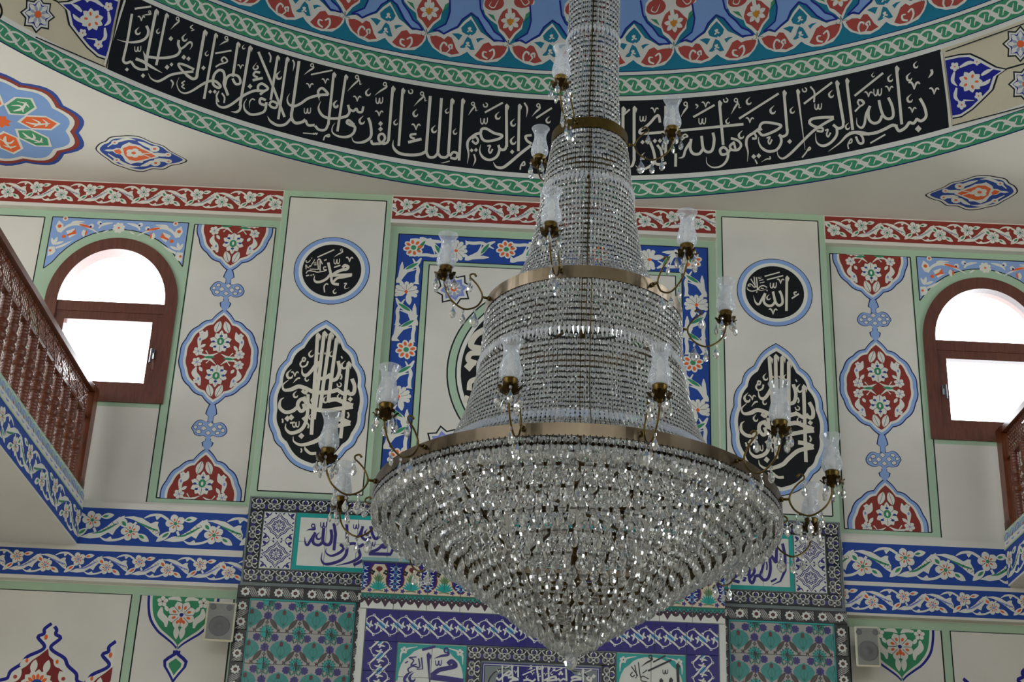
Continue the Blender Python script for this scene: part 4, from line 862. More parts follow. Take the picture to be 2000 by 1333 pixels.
# inscription band
TXT_BAND = [(190, 0, """s34 452,180 395,520 350,720 338,790 375,822 440,800;s34 440,800 490,870 570,905 660,898;s40> 500,765 600,805 720,880 845,950;s30< 596,664 620,730 632,800 640,900;
s36> 640,335 665,400 650,470 590,525 480,550 370,545 258,515;l40b 765,140 655,700 636,810;l34b 900,190 768,850;s36 1062,520 1055,580 1078,655 1035,718 930,748 800,756 660,740;s28> 1072,645 1130,612 1190,556 1226,556 1232,600 1202,648;
c1 1135,495;c.7 790,408;c1 525,410;d1 1045,245 955,385;d.8 682,158 580,205;s16 1245,325 1212,355 1245,375;s14 1265,385 1222,402;l26 487,114 702,84;v.9 572,240;w.9 528,640;
q 957,503;q 1126,745;q .9 1188,765;q 908,876;q .8 966,840;q .8 386,905;q .9 595,985;q .9 1382,885;s32 1262,905 1150,850 1060,832 1078,885 1150,962 1200,1004;s34> 1252,932 1120,945 960,975 850,1036 780,1060 700,1022 664,955;
l40b 1398,410 1300,960;s40 1302,950 1290,1010 1240,1026 1160,975;l34b 1540,450 1390,1290;s36< 1066,1008 1036,1090 1070,1182 1140,1215 1230,1186 1350,1110 1450,1060 1540,1060 1604,1122 1570,1142 1508,1092 1520,980 1580,916 1640,930 1658,1010 1648,1090 1680,1180 1702,1244;
s34 1660,1120 1690,1010 1760,972 1842,1000 1862,1080 1804,1094 1760,1024;l36b 1830,565 1765,1000;c.7 1425,700;c.6 1905,615;v.8 1865,868;d1 1680,495 1590,590;l24 1535,696 1748,658;s22 1540,872 1600,836 1680,812 1690,780 1650,744 1616,780 1640,806;
s24> 958,1040 986,1084 964,1152;s18 1142,1054 1100,1082 1128,1104 1100,1128 1140,1156;q .8 1470,1195;q .8 1530,1195;s24< 1586,1180 1552,1250 1580,1330"""),
(380, 60, """l38b 720,215 590,980;s34> 604,960 586,1030 540,1060 474,1054;s36> 915,790 800,780 700,812 600,870 480,960 380,1000 300,968 284,880 322,786;s34 830,800 828,722 880,690 956,750 900,792 852,832;s24 356,812 390,870 384,942;
q 722,725;s22< 808,416 764,480 790,506 826,482 814,452;s30 854,545 790,540 770,580 822,610;s34 888,616 756,646;s34 928,905 862,882 850,940 900,966 944,958;s34> 936,930 915,1040 840,1082 730,1090 655,1030 645,950 682,886;
s17> 786,905 752,888 716,932 712,1012;l34 832,275 1010,700 1172,1124;l34b 1080,340 992,900;s32 975,950 1010,920 1074,950 1058,1004 1000,992 968,950;l34b 1205,360 1090,1154;s22 966,284 992,340 984,412;s22> 1276,380 1298,430 1280,528;
s40 1360,395 1282,960 1262,1120 1310,1200 1400,1190 1444,1156;c1.1 1095,588;s36> 1742,832 1620,840 1480,882 1380,950 1290,984 1222,950 1208,880 1240,816;s34 1622,870 1610,790 1660,748 1722,800 1742,836;s22> 1614,850 1626,914;
s36< 948,1112 990,1180 1080,1232 1180,1220 1256,1144;s34 1444,1166 1480,1230 1564,1230;s34 1570,1240 1620,1290 1700,1290 1742,1215;l36b 1812,560 1742,1220;l34b 1968,590 1860,1312;s36< 1642,918 1614,1010 1660,1100 1750,1140 1880,1140 1990,1108;
d1 1530,452 1425,576;l22 1515,572 1796,515;v.9 1702,655;v.9 1498,715;w.95 1470,1045;c1 1838,965"""),
(540, 100, """s34 860,862 912,850 950,790 932,700;s32 938,750 1000,780 1040,750 1062,790 1112,790 1132,720;R1.1 1048,340 925,522;c1 1190,540;v1 1050,618;c1.1 1108,905;d1.1 1412,432 1280,576;w1 1340,645;v1 1335,810;q 1355,944;q 1355,1015;
s36> 1012,962 940,900 918,932 960,960 1022,990 1000,1070 920,1116 810,1110 730,1060 728,990 762,936;s38> 1196,868 1226,960 1232,1100 1180,1160 1100,1190 1010,1180 978,1116;s34 1232,1160 1250,1206 1310,1206 1362,1200 1412,1140 1390,1082 1340,1090 1330,1150 1380,1204 1440,1190 1462,1140;
l38b 1514,475 1458,1170;l36b 1644,500 1592,1236;c.8 1550,930;c.9 765,690;s20 610,1162 632,1110 684,1086 686,1112 650,1112;s14 345,1066 430,1074 500,1082;s14 480,1064 490,1086 510,1066 520,1088 534,1064;o1.1 1745,525;R1.1 1895,555 1790,716;c1 1806,812;v1.1 1815,985;s30 1822,1080 1750,1088 1752,1122 1800,1142;s38 1888,1144 1714,1188"""),
(740, 140, """s40< 188,892 186,980 260,1060 400,1086 540,1076 612,1040;l40 670,318 614,1060;s36 614,1040 650,1110 720,1112 768,1060;l38 815,345 768,1060;s36 770,1064 810,1112 880,1112 916,1060;l38b 950,368 906,1060;s34 920,1104 970,1050 1022,1070 1002,1132 930,1122;l36b 1090,368 1044,1158;
c1 716,755;c.7 885,515;c.8 990,785;s14> 922,1164 850,1186 805,1190;R1.05 1225,420 1165,568;o1.1 1385,435;l26 1380,532 1614,404;c1 1546,580;w1 1370,645;s36 1326,800 1340,750 1400,744 1500,800 1604,830 1560,876 1420,906 1350,880 1320,800;s36> 1330,796 1250,822 1170,890 1152,960 1168,1080 1150,1198;s30 1210,872 1260,850 1292,900 1262,940 1212,900;
l38b 1660,440 1664,980;s36 1662,960 1640,1012 1580,1012 1556,956;s36> 1580,990 1540,1100 1450,1150 1360,1120 1314,1040 1326,950;s22 1412,968 1452,966 1430,1020 1450,1062 1482,1008;q.8 1207,1025;q.8 1264,1020;s22> 1238,1074 1256,1150 1224,1232;c1 1746,670;c1.1 1746,902;q.9 1735,1045;l36b 1828,440 1816,1036;s24> 1894,405 1932,480 1920,592;
s40< 1488,1178 1530,1240 1610,1250 1700,1190 1850,1062 1980,962;s34 1990,828 1912,842 1930,900 1990,940;s20 1840,1278 1850,1222 1890,1174 1898,1215 1860,1222;d1.1 2076,443 1993,583;l26 2048,605 2253,473;c.9 2203,633"""),
(1180, 150, """l40b 245,410 245,800;s24 334,424 250,500;l40b 390,405 390,1100;s36> 390,1080 370,1150 330,1186;w.9 506,548;v.95 655,435;s36 728,596 710,510 670,520 600,600 540,652 472,694 474,738 600,736 780,720 1000,700 1500,650 1814,618;l36 800,380 802,1000;q.9 500,852;q.9 660,836;q.9 726,834;
s38> 592,840 640,960 660,1100 590,1170 480,1212 406,1156;s36 640,1100 700,1142 810,1122;s34 690,888 740,960 762,1100;c.9 510,1038;l36 932,1000 930,1172;d1.2 1060,356 1000,520;s22> 1188,358 1218,380 1194,418;v1 1320,360;l28 1160,526 1438,368;w1 1278,580;l38b 1500,328 1550,888;o1.1 1580,305;R1.15 1716,308 1654,488;c1 1880,322;c.8 1606,580;v1 1895,564;
s20 1008,828 1052,790 1088,780 1060,750 1020,770 1040,802;s38 1416,728 1432,820 1410,950 1350,982 1290,932 1268,770;s38 1290,934 1240,1002 1160,1002 1120,930 1132,810;s34> 1122,850 1060,950 1030,1040 966,1062;c1.1 1780,762;s34 1650,800 1740,830 1782,890 1740,952 1660,950 1640,900 1700,850;s30 1690,860 1712,950;s36> 1644,948 1600,1000 1530,1012 1510,952 1560,918 1612,980 1600,1080 1530,1160 1420,1182 1340,1132 1330,1046"""),
(1400, 120, """l30 290,746 806,418;c1.1 725,638;s36 580,900 560,850 600,800 700,800 834,832 800,880 700,932 600,962 550,920 520,880;s36> 562,868 480,930 400,990 384,1080 406,1180 398,1306;s30 430,952 490,940 512,1000 460,1004;l38b 874,395 916,900;s36 920,880 910,950 850,980 806,956;s36> 822,950 840,1050 780,1150 670,1172 580,1120 544,1040 548,984;
s22 648,1002 692,984 670,1040 690,1076 718,1016;q1 948,1043;q1 480,1240;q1 546,1230;s20 498,1278 526,1334;s20> 690,1236 694,1270 650,1272 578,1312;c.9 980,640;l36b> 1050,380 1150,1156;o1.1 1140,370;s24 1218,328 1270,400 1266,532;l28 1134,552 1502,272;c1 1486,430;w1 1320,590;
s38 1524,726 1380,730 1240,750 1208,800 1260,842 1322,862;s36> 1522,742 1400,810 1250,912 1100,1060 960,1200 860,1266 800,1230 784,1154;s30 1300,872 1374,868 1372,912 1300,904;l40b 1560,270 1650,800;s36 1646,780 1640,850 1580,872 1514,824;s36> 1562,850 1560,960 1480,1060 1380,1100 1300,1052 1284,936;s22 1410,902 1448,888 1430,950 1450,982 1482,928;
s20 1110,1252 1160,1190 1204,1120 1218,1142 1180,1164;l38b 1690,240 1770,892;c.9 1700,850;s20 1800,656 1860,592 1906,560 1890,520 1846,502 1838,560;s40> 1990,950 1900,930 1800,925 1700,962 1600,1062 1452,1174;s32 1810,978 1850,1062 1902,1062 1902,1000 1868,948;s18 1716,1142 1708,1080 1750,1008 1758,1050 1720,1072"""),
(1600, 80, """l30 460,716 832,418;s20 465,916 530,852 588,810 552,768 500,792 522,842;c1 922,490;c.9 1255,315;c1.1 1168,475;c1.1 1176,755;c.6 700,445;v1 640,694;v1 910,622;v1.4 1235,578;v1 1210,898;v1.2 1495,650;w1.15 762,670;s36> 1460,372 1468,420 1420,484;
s38 900,738 950,850 962,980 900,1016 840,980 800,880 778,770;s38 820,972 780,1050 710,1072 650,1022 640,920 662,846;s34> 656,858 610,960 590,1080 550,1132 494,1090 488,1000;l40b 1005,345 1075,1086;s40 1312,748 1370,860 1392,980 1330,1042 1266,1016;s38 1276,1010 1230,1072 1170,1056;s40 1176,1056 1120,1132 1040,1172 1000,1116;
s42 1020,1112 950,1100 850,1150 720,1200 560,1212 470,1192 390,1206;l22 665,1332 862,1218;q1.4 1290,1145""")]
P = Paint(lambda x, y, h: on_dome(x, y, h), base=.0022); P.z(0)
for x0, y0, t in TXT_BAND: script(P, t.replace('q .', 'q.'), x0, y0, .15, 'letter', wk=.96)
P.pen([(203.5, 128), (244, 0)], 4.2, 'letter', smooth=False); P.pen([(1838.5, 101), (1857.5, 248)], 4.6, 'letter', smooth=False)
P.build('painted_inscription', ceiling, label='long white inscription on the black ring below the dome')
# end panels of the inscription ring
T = lambda x, y: (1300+x*.35036, y*.35036)
OG = [(1556, 318), (1640, 300), (1700, 296), (1765, 325), (1800, 345), (1850, 372), (1908, 384), (1856, 420), (1830, 500), (1770, 560), (1715, 612), (1650, 655), (1600, 664)]
for s in (1, -1):
    if s > 0: mp = lambda x, y, h: on_dome(x, y, h)
    else: mp = lambda x, y, h: (lambda uv: dome_pt(radians(-4.4)-uv[0], uv[1], h))(dome_uv(on_dome(x, y)))
    P = Paint(mp, step=.0012, base=.0016); P.maxedge = 14; P.z(0); cx, cy = T(1690, 480)
    P.poly([T(*p) for p in OG], 'ink'); P.z(1); P.poly(scaled([T(*p) for p in OG], *T(1590, 490), .955), 'band_white'); P.z(2); P.poly(scaled([T(*p) for p in OG], *T(1585, 490), .89), 'deepblue')
    c = T(1700, 455); P.z(3)
    for i in range(9): a = 2*pi*i/9; P.leaf(c, (c[0]+24*cos(a), c[1]+22*sin(a)), 14, 'band_white'); 
    P.z(4)
    for i in range(5): a = 2*pi*i/5; P.disc(c[0]+12*cos(a), c[1]+11*sin(a), 4, 'orange', 2.5, 8, a)
    for x, y, r in ((1612, 372, 9), (1735, 345, 7), (1650, 585, 9), (1745, 535, 8)): q = T(x, y); P.z(3); P.flower(q[0], q[1], r, 'band_white', 'orange', n=5)
    for q in ([(1640, 375), (1690, 350), (1730, 350)], [(1610, 400), (1600, 450), (1625, 480)], [(1622, 490), (1615, 540), (1640, 570)], [(1760, 420), (1790, 400), (1825, 385)], [(1740, 480), (1790, 460), (1810, 440)], [(1660, 560), (1720, 560)]): P.pen([T(*p) for p in q], 7, 'band_white', .5, .2)
    P.z(0); P.pen([T(1533, 290), T(1593, 705)], 2.2, 'ink', smooth=False); P.pen([T(1900, 384), T(2010, 352)], 3, 'ink', smooth=False); P.pen([T(1560, 288), T(2010, 128)], 2, 'ink'); P.pen([T(1600, 700), T(2010, 592)], 2, 'ink')
    P.build('painted_ogee', ceiling, label='blue ogee with flowers at the end of the inscription')
    for x, y in ((1978, 245), (2010, 470)):
        P = Paint(mp, step=.0012, base=.0016); P.maxedge = 14; c = T(x, y)
        for i, (k, col) in enumerate(((1.0, 'ink'), (.88, 'band_white'), (.74, 'deepblue'))):
            P.z(i); P.poly([(c[0]+36*k*(1 if j % 2 == 0 else .74)*cos(pi*j/8), c[1]+36*k*(1 if j % 2 == 0 else .74)*sin(pi*j/8)) for j in range(16)], col)
        P.z(3)
        for j in range(8): a = 2*pi*j/8; P.leaf((c[0]+6*cos(a), c[1]+6*sin(a)), (c[0]+25*cos(a), c[1]+25*sin(a)), 10, 'band_white'); 
        P.z(4)
        for j in range(8): a = 2*pi*(j+.5)/8; P.leaf((c[0]+6*cos(a), c[1]+6*sin(a)), (c[0]+18*cos(a), c[1]+18*sin(a)), 6, 'grey')
        P.z(5); P.disc(c[0], c[1], 7, 'orange'); P.build('painted_star', ceiling, label='blue and white eight-petal star on sand ground')

# ================================================================ GALLERIES AND BALUSTRADES
def gallery(s):
    d = Vector((s*.055, -.99849)); nn = Vector((-s*.99849, -.055)); p0 = Vector((s*2.96, 11.992))
    def G(t, z, off=0.0): q = p0+d*t-nn*off; return Vector((q.x, q.y, z))
    g = thing('gallery', 'side gallery with blue flower fascia and plain cream underside', 'gallery', (s*2.96, 12.0, 3.432), 'side galleries'); g0 = Vector(g.location)
    TL = 14.8; e0 = G(0, 0); e1 = G(TL, 0)
    def prism(name, plan, z0, z1, col):
        n = len(plan); mb = MB(); mb.add([Vector((p.x, p.y, z))-g0 for z in (z0, z1) for p in plan], [tuple(range(n)), tuple(range(n, 2*n))]+[(i, (i+1) % n, n+(i+1) % n, n+i) for i in range(n)]); return mb.build(name, [col], g)
    prism('slab', [e0, e1, Vector((s*(RX-.01), e1.y)), Vector((s*(RX-.01), 11.998))], 3.420, 3.715, 'plaster')
    prism('kerb', [G(0, 0, -.004), G(TL, 0, -.004), G(TL, 0, .10), G(0, 0, .10)], 3.658, 3.668, 'green')
    # sloped upstand with braid
    mb = MB(); zz = lambda t: 0*t
    ts = [0, 1.3, 2.6, TL]
    vs = []
    for t in ts: vs += [G(t, 3.668, 0)-g0, G(t, 3.786+zz(t), .006)-g0, G(t, 3.786+zz(t), .11)-g0, G(t, 3.668, .11)-g0]
    fs = []
    for i in range(3): fs += [(4*i+k, 4*i+(k+1) % 4, 4*i+4+(k+1) % 4, 4*i+4+k) for k in range(4)]
    mb.add(vs, fs+[(0, 1, 2, 3), (12, 15, 14, 13)]); mb.build('upstand', ['green'], g)
    tm = 3.4
    P = Paint(lambda u, v, h: G(u, 3.670+v*1.12, .006*v/.1-h)-g0, step=.0008)
    k = 0; st = .098
    while k*st < tm:
        u = k*st+.05
        for f in (1, -1):
            T = lambda x, y: (u+x*f*st*.55, .05+y*f*.045)
            P.z(0 if f > 0 else 1); P.pen([T(*p) for p in [(-1, -.5), (-.5, .55), (.2, .62), (.7, -.1), (1.0, -.75)]], .011, 'skyblue' if k % 2 else 'lilac', .4, .4); P.pen([T(*p) for p in [(-.3, -.2), (.1, .25), (.4, .1)]], .012, 'lilac', .3, .3); P.pen([T(*p) for p in [(-1, .75), (-.3, .95), (.5, .78)]], .006, 'band_white', .4, .4)
        P.z(2); P.disc(u, .045, .009, 'dome_red' if k % 2 else 'lilac', n=8); k += 1
    P.build('painted_braid', g)
    fm = lambda u, v, h: G(u, 3.432+v, -h)-g0
    vine_band('painted_border', 12, 0.0, tm, 0, .226, .53, .32, *BLU, fm=fm, parent=g)
    P = Paint(fm); P.z(0); P.poly(rect(tm, TL, 0, .226), 'blue'); P.build('painted_border', g)
    # balustrade
    b = thing('balustrade', 'turned wooden gallery balustrade with lattice top and plain newel at the wall', 'railing', tuple(G(0, 3.789, .045)), 'gallery balustrades'); b0 = Vector(b.location)
    Bp = lambda t, z, off=0: G(t, z, .045+off)-b0
    base = lambda t: 3.789; rail = lambda t: 4.455
    rot = Matrix.Rotation(atan2(d.y, d.x), 4, 'Z')
    mb = MB(); L0 = rail(0)-base(0)+.03
    for a_, bb, z0, z1 in ((.03, .115, 0, L0), (.022, .123, 0, .05), (.022, .123, L0-.05, L0)): mb.box((a_, -.04, z0), (bb, .04, z1), mat=rot)
    mb.lathe([(.0, L0+.022), (.022, L0+.02), (.034, L0+.008), (.036, L0)][::-1], 14, mat=Matrix.Translation(rot @ Vector((.0725, 0, 0))), cap=False)
    mb.build('newel', ['railwood'], b)
    prof = []
    Hb = .50
    n = 92
    for i in range(n+1):
        f = i/n; z = f*Hb
        r = .028+.0035*abs(sin(f*pi*23))
        for c0, w0, am in ((.46, .045, .008), (.60, .045, .008), (.30, .03, .004), (.76, .03, .004)): r += am*math.exp(-((f-c0)/w0)**2)
        for c0 in (.40, .53, .67): r -= .009*math.exp(-((f-c0)/.013)**2)
        prof.append((r, z))
    bm_ = MB(); bm_.lathe(prof, 12); bal = None; lat = None
    nb = 17 if s < 0 else 10; t = .215; sp = .176; k = 0
    for k in range(nb):
        tt = t+k*sp
        sc = (rail(tt)-.19-base(tt))/Hb
        if bal is None: o = bm_.build('baluster', ['railwood'], b, smooth=True); bal = o.data
        else: o = link('baluster', bal, b)
        o.location = Bp(tt, base(tt)); o.scale = (1, 1, sc)
        # lattice bay under the rail
        if lat is None:
            mb = MB(); W_ = sp
            for j in range(6):
                x = -W_/2+(j+.5)*W_/6; mb.tube([(x, 0, z*.19/14) for z in range(15)], [.0030+.0026*(z % 2) for z in range(15)], 5)
            for j in range(4): z = .022+j*.048; mb.tube([(-W_/2, 0, z), (W_/2, 0, z)], .0030, 5)
            for q in (-1, 1): mb.tube([(-W_/2*q, .004, .01), (0, .004, .10), (W_/2*q, .004, .185)], .0045, 5)
            o = mb.build('lattice', ['railwood'], b); lat = o.data
        else: o = link('lattice', lat, b)
        o.location = Bp(tt, rail(tt)-.20); o.rotation_euler = (0, 0, atan2(d.y, d.x))
    mb = MB(); te = t+(nb-.4)*sp; ts = [.1+i*(te-.1)/8 for i in range(9)]
    for z0, z1, hw in ((-.205, -.185, .02), (-.02, .02, .036), (.02, .034, .026)):
        vs = []
        for q in ts: vs += [Bp(q, rail(q)+z0, -hw), Bp(q, rail(q)+z1, -hw), Bp(q, rail(q)+z1, hw), Bp(q, rail(q)+z0, hw)]
        mb.add(vs, [(4*i+k, 4*i+(k+1) % 4, 4*i+4+(k+1) % 4, 4*i+4+k) for i in range(8) for k in range(4)]+[(0, 1, 2, 3), (32, 35, 34, 33)])
    mb.build('handrail', ['railwood'], b)
gallery(-1); gallery(1)
# ================================================================ TILED MIHRAB
mih = thing('tiled_mihrab', 'glazed tile mihrab surround with blue and turquoise panels', 'mihrab', (0, 12.0, ZF)); M0 = Vector(mih.location)
YU, YS, YC_ = 11.965, 11.935, 11.865      # faces of the upper band, side panels, centre block
def mx(x, y, z): return Vector((x, y, z))-M0
TH = .008; GAP = .0006
TILE = {}
def make_tile(key, w, h, bgc, draw=None, clip=None):
    """one glazed tile lying in x-z, its face towards -y, pattern laid on the face"""
    if key in TILE: return TILE[key]
    x0, x1, z0, z1 = clip or (-w/2, w/2, -h/2, h/2); x0 += GAP; x1 -= GAP; z0 += GAP; z1 -= GAP
    P = Paint(lambda x, z, hh: Vector((x, -TH-hh, z)), step=.0002, base=.0002); P.mi(bgc); P.clip = (x0, x1, z0, z1)
    bv = .0012; vs = [(x0, 0, z0), (x1, 0, z0), (x1, 0, z1), (x0, 0, z1), (x0+bv, -TH, z0+bv), (x1-bv, -TH, z0+bv), (x1-bv, -TH, z1-bv), (x0+bv, -TH, z1-bv)]
    P.v += [Vector(v) for v in vs]; P.f += [(4, 5, 6, 7), (0, 1, 5, 4), (1, 2, 6, 5), (2, 3, 7, 6), (3, 0, 4, 7)]; P.m += [0]*5
    P.clip = (x0+bv, x1-bv, z0+bv, z1-bv)
    if draw: draw(P)
    me = bpy.data.meshes.new(key); me.from_pydata([tuple(v) for v in P.v], [], P.f)
    for m in P.mats: me.materials.append(MATS[m])
    me.polygons.foreach_set('material_index', P.m); me.update(); TILE[key] = me; return me
def put(me, name, x, y, z, rot=0.0):
    M = Matrix.Translation(mx(x, y, z)) @ Matrix.Rotation(rot, 4, 'Y'); return link(name, me, mih, mat=M)
def body(x0, x1, z0, z1, y0): mb = MB(); mb.box(mx(x0, y0, z0), mx(x1, 12.04, z1)); return mb.build('backing', ['t_grout'], mih)
def ux(px, py, yy): return wxz(px, py, yy)
# --- patterns (metres on the tile face)
def d_iznik(P):
    q = .2/392
    t = lambda x, y: (x*q, -y*q)
    half = [(0, -108), (22, -92), (60, -82), (106, -48), (132, 5), (112, 66), (55, 110), (20, 132), (0, 158)]
    P.z(1); P.poly([t(x, y) for x, y in half]+[t(-x, y) for x, y in reversed(half[1:-1])], 't_teal')
    for s in (-1, 1):
        P.z(2); P.pen([t(s*8, 110), t(s*46, 40), t(s*26, -20), t(s*6, -40)], 7*q, 't_green', n=3); P.pen([t(s*100, -20), t(s*60, 0), t(s*40, 30)], 4*q, 't_green', n=2)
    P.z(3); P.leaf(t(0, -20), t(0, -88), 40*q, 't_wine'); P.leaf(t(-12, -20), t(-16, -80), 16*q, 't_brown'); P.leaf(t(12, -20), t(16, -80), 16*q, 't_brown'); P.pen([t(0, -20), t(0, 110)], 5*q, 't_green', smooth=False); P.disc(*t(0, 100), 18*q, 't_green')
    for s in (-1, 1):
        P.z(2)
        for y in (-8,): P.flower(*t(s*196, y), 50*q, 't_purple', 't_dark', n=8)
        P.z(2); c = t(s*196, 74); P.poly([(c[0]-26*q, c[1]), (c[0], c[1]+26*q), (c[0]+26*q, c[1]), (c[0], c[1]-26*q)], 't_brown'); P.z(3); P.disc(c[0], c[1], 8*q, 't_white')
        P.z(2); P.leaf(t(s*168, 20), t(s*62, 168), 58*q, 't_brown'); P.z(3); P.pen([t(s*150, 50), t(s*80, 150)], 6*q, 't_green', smooth=False)
        P.z(2); P.flower(*t(s*88, -130), 48*q, 't_purple', 't_dark', n=8); P.leaf(t(s*150, -60), t(s*120, -140), 20*q, 't_green'); P.leaf(t(s*196, -110), t(s*150, -70), 16*q, 't_green')
        P.z(2)
        for a in (60, 90, 120): r_ = radians(a); P.leaf(t(s*52, 190), (t(s*52, 190)[0]+46*q*cos(r_), t(s*52, 190)[1]+46*q*sin(r_)), 13*q, 't_brown')
        P.disc(*t(s*52, 192), 20*q, 't_maroon'); P.z(3); P.disc(*t(s*52, 192), 7*q, 't_white', n=8)
        for s2 in (-1, 1):
            c = t(s*196, s2*196); P.z(1)
            for i in range(14): a = 2*pi*i/14; P.leaf(c, (c[0]+96*q*cos(a), c[1]+96*q*sin(a)), 34*q, 't_green')
            P.z(2); P.disc(c[0], c[1], 70*q, 't_turq'); P.z(3)
            for i in range(9): a = 2*pi*i/9; P.disc(c[0]+44*q*cos(a), c[1]+44*q*sin(a), 9*q, 't_dark', n=7)
            P.disc(c[0], c[1], 24*q, 't_maroon', 32*q, 10)
def d_rumi(P):      # 0.2 x 0.086 border with curls
    for k in (-1, 1):
        for s in (-1, 1):
            x, z = k*.05+s*.023, -.012
            P.z(1); P.pen([(x+.016*cos(a), z+.016*sin(a)) for a in [i*pi/4 for i in range(8)]], .0085, 't_ground', closed=True, n=2); P.disc(x+s*.004, z+.002, .006, 't_grout', n=8)
            P.pen([(k*.05+s*.004, .036), (k*.05+s*.018, .026), (k*.05+s*.016, .010)], .007, 't_white', .5, .5); P.pen([(k*.05, .004), (k*.05+s*.03, .008), (k*.05+s*.046, .03), (k*.05+s*.03, .036)], .005, 't_white', .4, .4)
        P.z(2); P.leaf((k*.05, .006), (k*.05, .038), .016, 't_purple'); P.leaf((k*.05+.05, -.034), (k*.05+.05, .0), .02, 't_purple'); P.leaf((k*.05-.05, -.034), (k*.05-.05, .0), .02, 't_purple'); P.disc(k*.05, -.012, .006, 't_white', n=8); P.disc(k*.05, -.034, .006, 't_white', n=8)
    P.z(1); P.pen([(-.1, .0405), (.1, .0405)], .0035, 't_grout', smooth=False); P.pen([(-.1, -.0405), (.1, -.0405)], .0035, 't_grout', smooth=False)
def d_flowerband(P):   # 0.2 x 0.086: star flowers and slanting leaves
    for k in (-1, 1):
        x = k*.05
        for dx in (.028, .040, .052, .064):
            P.z(1); P.pen([(x+dx-.026, .034), (x+dx-.008, .012), (x+dx+.004, -.012), (x+dx+.022, -.034)], .0066, 't_ground', .3, .3)
        P.z(2); P.disc(x, 0, .031, 't_dark', n=14); P.z(3)
        for i in range(8): a = 2*pi*i/8; P.leaf((x, 0), (x+.030*cos(a), .030*sin(a)), .020, 't_white')
        P.z(4); P.disc(x, 0, .0125, 't_dark', n=10); P.z(5); P.disc(x, 0, .008, 't_wine', n=8)
    P.z(1); P.pen([(-.1, .0385), (.1, .0385)], .004, 't_purple', smooth=False); P.pen([(-.1, -.0385), (.1, -.0385)], .004, 't_purple', smooth=False)
def d_star(P):
    w = .0066; c = 't_purple'; P.z(1)
    def ring8(r1, r2, ph=0, ww=w): P.pen([((r1 if i % 2 == 0 else r2)*cos(pi*i/8+ph), (r1 if i % 2 == 0 else r2)*sin(pi*i/8+ph)) for i in range(16)], ww, c, smooth=False, closed=True)
    ptsq = []
    for k in range(4):
        a = pi/2*k
        for rr, da in ((.092, 0), (.066, .28), (.062, .50), (.066, .785), (.062, 1.07), (.066, 1.29)): ptsq.append((rr*cos(a+da), rr*sin(a+da)))
    P.pen(ptsq, w, c, smooth=False, closed=True); P.pen([(x*.83, y*.83) for x, y in ptsq], w*.8, c, smooth=False, closed=True)
    for k in range(8):
        a = pi/4*k; r = .048 if k % 2 == 0 else .044
        P.pen([(0, 0), (r*.6*cos(a-.38), r*.6*sin(a-.38)), (r*cos(a), r*sin(a)), (r*.6*cos(a+.38), r*.6*sin(a+.38))], w*.75, c, smooth=False, closed=True)
    ring8(.03, .03, 0, w*.7); ring8(.043, .038, 0, w*.7)
    for sx in (-1, 1):
        for sy in (-1, 1):
            P.pen([(sx*.095, sy*.05), (sx*.075, sy*.066), (sx*.088, sy*.088), (sx*.066, sy*.075), (sx*.05, sy*.095)], .012, c, .4, .4); P.disc(sx*.078, sy*.078, .011, c, n=8); P.pen([(sx*.03, sy*.094), (sx*.02, sy*.084)], .009, c); P.pen([(sx*.094, sy*.03), (sx*.084, sy*.02)], .009, c)
def d_frieze(P):     # 0.2 x 0.2: plant in an arch, half navy ogees at both edges
    P.z(1); P.poly([(-.1, .088), (.1, .088), (.1, .1), (-.1, .1)], 't_navy')
    for s in (-1, 1):
        og = [(.1, .09), (.036, .09), (.052, .062), (.058, .03), (.05, -.01), (.056, -.045), (.085, -.075), (.1, -.09)]
        P.z(1); P.poly([(s*(x-.008), z) for x, z in og], 't_wine'); P.z(2); P.poly([(s*x, z) for x, z in og], 't_navy'); P.z(3)
        for z in (.06, .02, -.02, -.055):
            P.pen([(s*.1, z+.018), (s*.078, z), (s*.1, z-.018)], .006, 't_sky', smooth=False); P.pen([(s*.066, z+.01), (s*.09, z), (s*.07, z-.014)], .005, 't_white')
        for a in range(5): t = 2*pi*a/5; P.z(2); P.leaf((s*.05, -.082), (s*.05+.016*cos(t), -.082+.016*sin(t)), .009, 't_purple')
        P.z(2); P.flower(s*.042, .034, .018, 't_dark', 't_sand', n=4)
    P.z(2)
    for i in range(9): a = radians(20+i*140/8); P.leaf((0, -.078), (.062*cos(a), -.078+.07*sin(a)), .012, 't_turq')
    for i in range(7): a = radians(35+i*110/6); P.leaf((0, -.03), (.042*cos(a), -.03+.062*sin(a)), .009, 't_leaf')
    P.z(3); P.pen([(0, -.07), (0, .04)], .004, 't_green', smooth=False); P.disc(0, .058, .020, 't_wine', .016, 12); P.disc(0, .05, .012, 't_wine'); P.pen([(-.03, -.084), (0, -.08), (.03, -.084)], .007, 't_leaf')
def d_fringe(P):     # 0.2 x 0.1: turquoise top edge and hanging dark points
    P.z(1); P.poly([(-.1, .05), (.1, .05), (.1, .022), (-.1, .022)], 't_green')
    for x, l in ((-.1, .018), (-.05, .04), (0, .018), (.05, .04), (.1, .018)):
        w = .030
        P.z(2); P.poly([(x-w, .03), (x-w*.95, .008), (x-w*.5, -.012), (x, -l), (x+w*.5, -.012), (x+w*.95, .008), (x+w, .03)], 't_maroon')
        P.z(3); P.pen([(x-.03, .036), (x-.014, .016), (x, .034), (x+.014, .016), (x+.03, .036)], .006, 't_turq', smooth=False); P.disc(x, .008, .004, 't_white', n=8)
